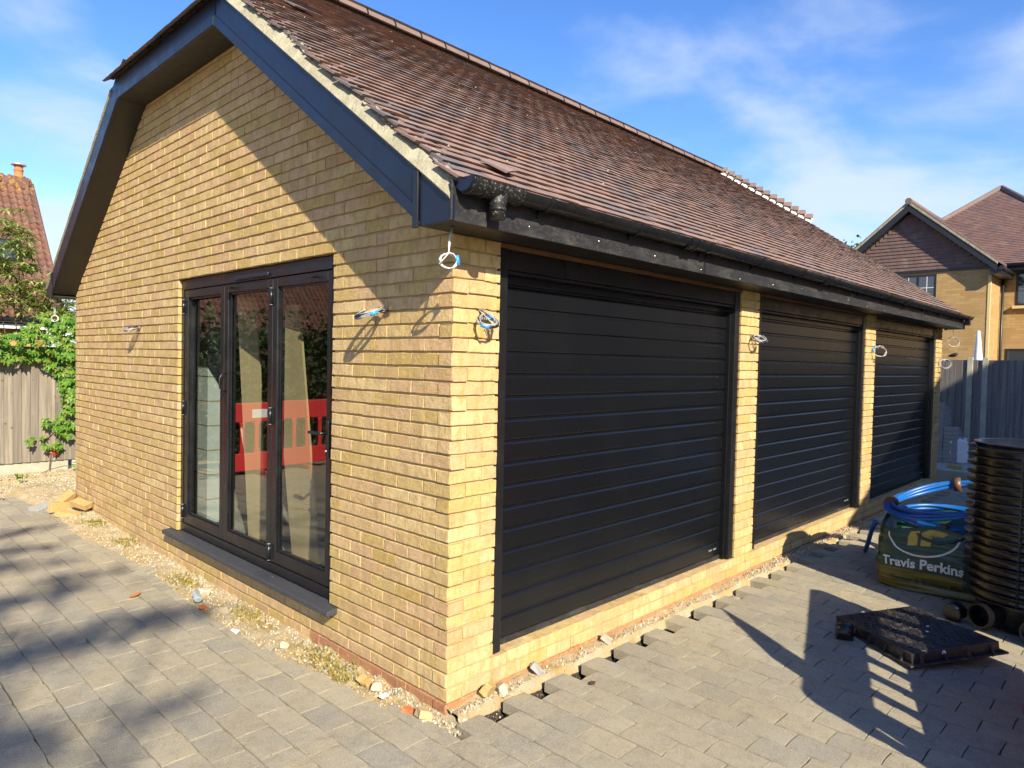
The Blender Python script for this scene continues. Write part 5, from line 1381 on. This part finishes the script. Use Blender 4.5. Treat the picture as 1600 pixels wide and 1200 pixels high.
# ------------------------------------------------------------------ plants
def leaf_arrays(ln, wd, fold=.25, droop=.2):
    V = np.array([(0, 0, 0), (ln*.45, wd/2, wd*fold), (ln, 0, -ln*droop), (ln*.45, -wd/2, wd*fold), (ln*.5, 0, 0)]); return V, [[0, 4, 1], [4, 2, 1], [0, 3, 4], [4, 3, 2]]
def leaves(name, pts, ln, wd, mat, parent, tilt=.6, var=.35, face=None):
    it = []
    for p in pts:
        s = 1+rng.uniform(-var, var); V, F = leaf_arrays(ln*s, wd*s)
        rot = (rng.uniform(-tilt, tilt), rng.uniform(-tilt, tilt), rng.uniform(0, 6.28)) if face is None else (face[0]+rng.uniform(-tilt, tilt), face[1]+rng.uniform(-tilt, tilt), face[2]+rng.uniform(-1.2, 1.2))
        it.append((V, F, TRS(tuple(p), rot)))
    return merged(name, it, mat, parent, smooth=False, kind='stuff')
# creeper on the fence: sprays of five leaflets
crp = empty('creeper', (.3, 9.45, 0)); tag(crp, 'bright green creeper spilling over the wooden fence', 'creeper'); cinv = Matrix.Translation(crp.location).inverted()
strand = [(0.18, 1.80), (.30, 1.61), (.46, 1.42), (.57, 1.28), (.605, .89), (.50, .75), (.38, .56), (.26, .43)]
pts = []
for k in range(300):
    x = rng.uniform(-.9, .75); top_ = 2.0+.38*max(0, min(1, (x+.15)/.45)) if x < .4 else 2.3
    z = rng.uniform(1.62, top_); y = 9.44-rng.random()*.22-(.1 if z > 1.85 else 0)
    pts.append((x, y, z))
for k in range(85): pts.append((rng.uniform(.44, .70), 9.42-rng.random()*.10, rng.uniform(1.0, 2.3)))
for k in range(110):
    s = rng.random()*(len(strand)-1); i = min(int(s), len(strand)-2); f_ = s-i; x = strand[i][0]*(1-f_)+strand[i+1][0]*f_; z = strand[i][1]*(1-f_)+strand[i+1][1]*f_
    w_ = .09 if z < 1 else .03
    pts.append((x+rng.normal(0, w_), 9.42-rng.random()*.10, z+rng.normal(0, w_)))
it = []
for p in pts:
    yaw = rng.uniform(-.7, .7); pit = rng.uniform(.5, 1.35); s = rng.uniform(.7, 1.2)
    Mb = TRS(p, (pit, rng.uniform(-.4, .4), yaw), (s, s, s))
    for q in range(5):
        V, F = leaf_arrays(.095 if q == 2 else .075, .042, .15, .25)
        it.append((V, F, Mb @ Matrix.Rotation(R(-90-80+q*40), 4, 'Z')))
o = merged('creeper_foliage', it, MAT['creeper'], crp, smooth=False, kind='stuff'); o.matrix_parent_inverse = cinv
o = MB().tube([(x, 9.455, z) for x, z in strand]+[(.34, 9.45, .23), (.316, 9.44, .0), (.18, 9.3, -.03)], .007, 6).obj('creeper_stem', MAT['stem'], crp); o.matrix_parent_inverse = cinv
o = MB().tube([(.316, 9.44, .0), (.5, 9.38, .05), (.62, 9.3, .03)], .006, 6).obj('creeper_stem', MAT['stem'], crp); o.matrix_parent_inverse = cinv
it = []
for p in ((.40, 9.42, .33), (.39, 9.42, .27)):
    for q in range(5): V, F = leaf_arrays(.08, .04, .15, .25); it.append((V, F, TRS(p, (1.2, .1, .2)) @ Matrix.Rotation(R(-170+q*40), 4, 'Z')))
o = merged('red_leaves', it, MAT['redleaf'], crp, smooth=False); o.matrix_parent_inverse = cinv
def sprig(x, y, z, label, n=14):
    ob = empty('seedling', (x, y, z)); tag(ob, label, 'plant')
    it = []
    for k in range(n): V, F = leaf_arrays(.085, .045); it.append((V, F, TRS((rng.normal(0, .05), rng.normal(0, .04), rng.uniform(.02, .12)), (rng.uniform(-.3, .9), rng.uniform(-.4, .4), rng.uniform(0, 6)))))
    merged('seedling_leaves', it, MAT['creeper'], ob, smooth=False); MB().tube([(0, 0, -.03), (.01, 0, .05), (.0, .02, .1)], .004, 5).obj('seedling_stem', MAT['stem'], ob)
sprig(-.15, 8.75, -.03, 'yellowing seedling on the gravel left of the creeper stem'); sprig(.60, 9.15, 0., 'green seedling on the gravel at the garage back corner', 12)

shr = empty('evergreen_shrub', (.3, 10.7, 0)); tag(shr, 'long-leaved yellow-green shrub rising behind the wooden fence', 'shrub'); sinv = Matrix.Translation(shr.location).inverted()
it = []
tips = []
for k in range(430):
    a = rng.random()
    if a < .34: x, z = rng.uniform(-.9, .34), rng.normal(3.30, .24)
    elif a < .80: x, z = rng.uniform(-.9, .85), rng.normal(2.65, .22)
    else: x, z = rng.uniform(.3, 1.2), rng.normal(2.35, .22)
    tips.append((x, 10.6+rng.normal(0, .22), z))
for p in tips:
    d0 = rng.uniform(0, 6.28)
    for q in range(13):
        V, F = leaf_arrays(.17, .036, .2, .35); it.append((V, F, TRS(p, (rng.uniform(-.25, .25), rng.uniform(-.75, .25), d0+q*.62))))
o = merged('shrub_foliage', it, MAT['shrub'], shr, smooth=False, kind='stuff'); o.matrix_parent_inverse = sinv
m = MB()
for p in tips[::30]: m.tube([(.3+.15*p[0], 10.7, 0), (.5*p[0]+.15, 10.68, p[2]*.55), p], [.018, .012, .004], 5)
o = m.obj('shrub_stems', MAT['bark'], shr); o.matrix_parent_inverse = sinv

hg = empty('ivy_hedge', (-6.5, 9.3, 0)); tag(hg, 'dark ivy hedge along the fence, seen mirrored in the glazed doors', 'hedge'); ginv = Matrix.Translation(hg.location).inverted()
pts = [(rng.uniform(-12, -1.0), 9.28-abs(rng.normal(0, .14)), rng.uniform(.02, 2.35)+.25*math.sin(k*.01)) for k in range(9000)]
o = leaves('hedge_foliage', pts, .12, .09, MAT['hedge'], hg, .9); o.matrix_parent_inverse = ginv
o = MB().box(-12, -1.05, 9.30, 9.46, .0, 2.25).obj('hedge_stems', MAT['bark'], hg); o.matrix_parent_inverse = ginv

def tree(name, base, h, clumps, n, ln, wd, mat, label, group=None, rad=.16):
    b = Vector(base); ob = empty(name, b); tag(ob, label, 'tree', group); inv = Matrix.Translation(b).inverted()
    top = b+Vector((0, 0, h*.75))
    tr_ = MB().tube([b, b+Vector((.05, .04, h*.3)), b+Vector((-.03, .06, h*.55)), top], [rad, rad*.8, rad*.55, rad*.2], 10).obj('trunk', MAT['bark'], ob); tr_.matrix_parent_inverse = inv
    lm2 = MB(); pts = []
    for (c, s) in clumps:
        c = Vector(c); st_ = b+Vector((0, 0, h*rng.uniform(.35, .6))); mid = st_.lerp(c, .5)+Vector((0, 0, .25)); lm2.tube([st_, mid, c], [rad*.4, rad*.25, rad*.06], 7)
        for _ in range(int(n*(s[0]*s[1]*s[2])**.8*.35)): pts.append(tuple(c+Vector((rng.normal(0, .45)*s[0], rng.normal(0, .45)*s[1], rng.normal(0, .45)*s[2]))))
    l_ = lm2.obj('limb', MAT['bark'], ob); l_.matrix_parent_inverse = inv
    cr2 = leaves('crown', pts, ln, wd, mat, ob, .9); cr2.matrix_parent_inverse = inv
def shade(gx, gy, h): return (gx-.63158*h, gy-1.44737*h, GZ+h)
tree('garden_tree', (-7.8, -12.2, -.2), 11.5, [
    (shade(-1.25, 2.20, 9.0), (.75, .16, 0.12)), (shade(-.55, 2.25, 9.1), (.5, .12, 0.09)), (shade(-2.0, 2.35, 9.0), (.7, .3, 0.15)),
    (shade(-1.25, 3.25, 8.8), (.65, .10, 0.09)), (shade(-.75, 3.62, 8.9), (.4, .07, 0.07)), (shade(-1.2, 4.25, 8.6), (.6, .10, 0.09)),
    (shade(-.95, 4.85, 8.5), (.5, .09, 0.07)), (shade(-.75, 5.55, 8.4), (.4, .09, 0.07)), (shade(-1.95, 1.1, 9.4), (.45, .9, 0.15)),
    (shade(-2.5, .0, 9.6), (.8, .8, 0.18)), (shade(-2.7, 3.6, 9.2), (.9, .9, 0.18)), (shade(-1.0, 1.02, 9.3), (.35, .06, 0.06))],
    16000, .12, .08, MAT['treeleaf'], 'leafy garden tree behind the camera that dapples the left paving')
tree('distant_tree', (40.5, 10.3, -.2), 9.0, [((40, 10.3, 8.1), (1.2, 1.0, 1.0)), ((40.6, 11.4, 8.0), (1.1, 1.1, 1.0)), ((40.2, 9.6, 7.4), (1, 1, 1))], 900, .28, .2, MAT['treeleaf'], 'distant green treetop left of the far house gable')

# ------------------------------------------------------------------ house out of frame on the right that shades the far end
nh = empty('neighbour_house', (3.4, -6, -.1)); tag(nh, 'neighbouring brick house out of frame on the right, shading the far drive', 'house')
ninv = Matrix.Translation(nh.location).inverted()
def npz(m, name, mat):
    o = m.obj(name, mat, nh); o.matrix_parent_inverse = ninv; return o
npz(MB().box(3.8, 17, -13, -6.2, -.25, 4.0), 'wall', MAT['farbrick'])
npz(MB().add([(3.4, -5.75, 4.0), (17.4, -5.75, 4.0), (17.4, -13.4, 4.0), (3.4, -13.4, 4.0), (6.2, -9.4, 8.4), (17.4, -9.4, 8.75)], [(0, 1, 5, 4), (0, 4, 3), (3, 4, 5, 2), (1, 2, 5), (0, 3, 2, 1)]), 'roof', MAT['tile2'])
for xw in (5.0, 8.2, 11.4):
    npz(MB().box(xw, xw+1.5, -6.2, -6.16, 2.4, 3.6), 'window_frame', MAT['upvc']); npz(MB().box(xw+.08, xw+1.42, -6.158, -6.15, 2.48, 3.52), 'pane', MAT['hglass'])
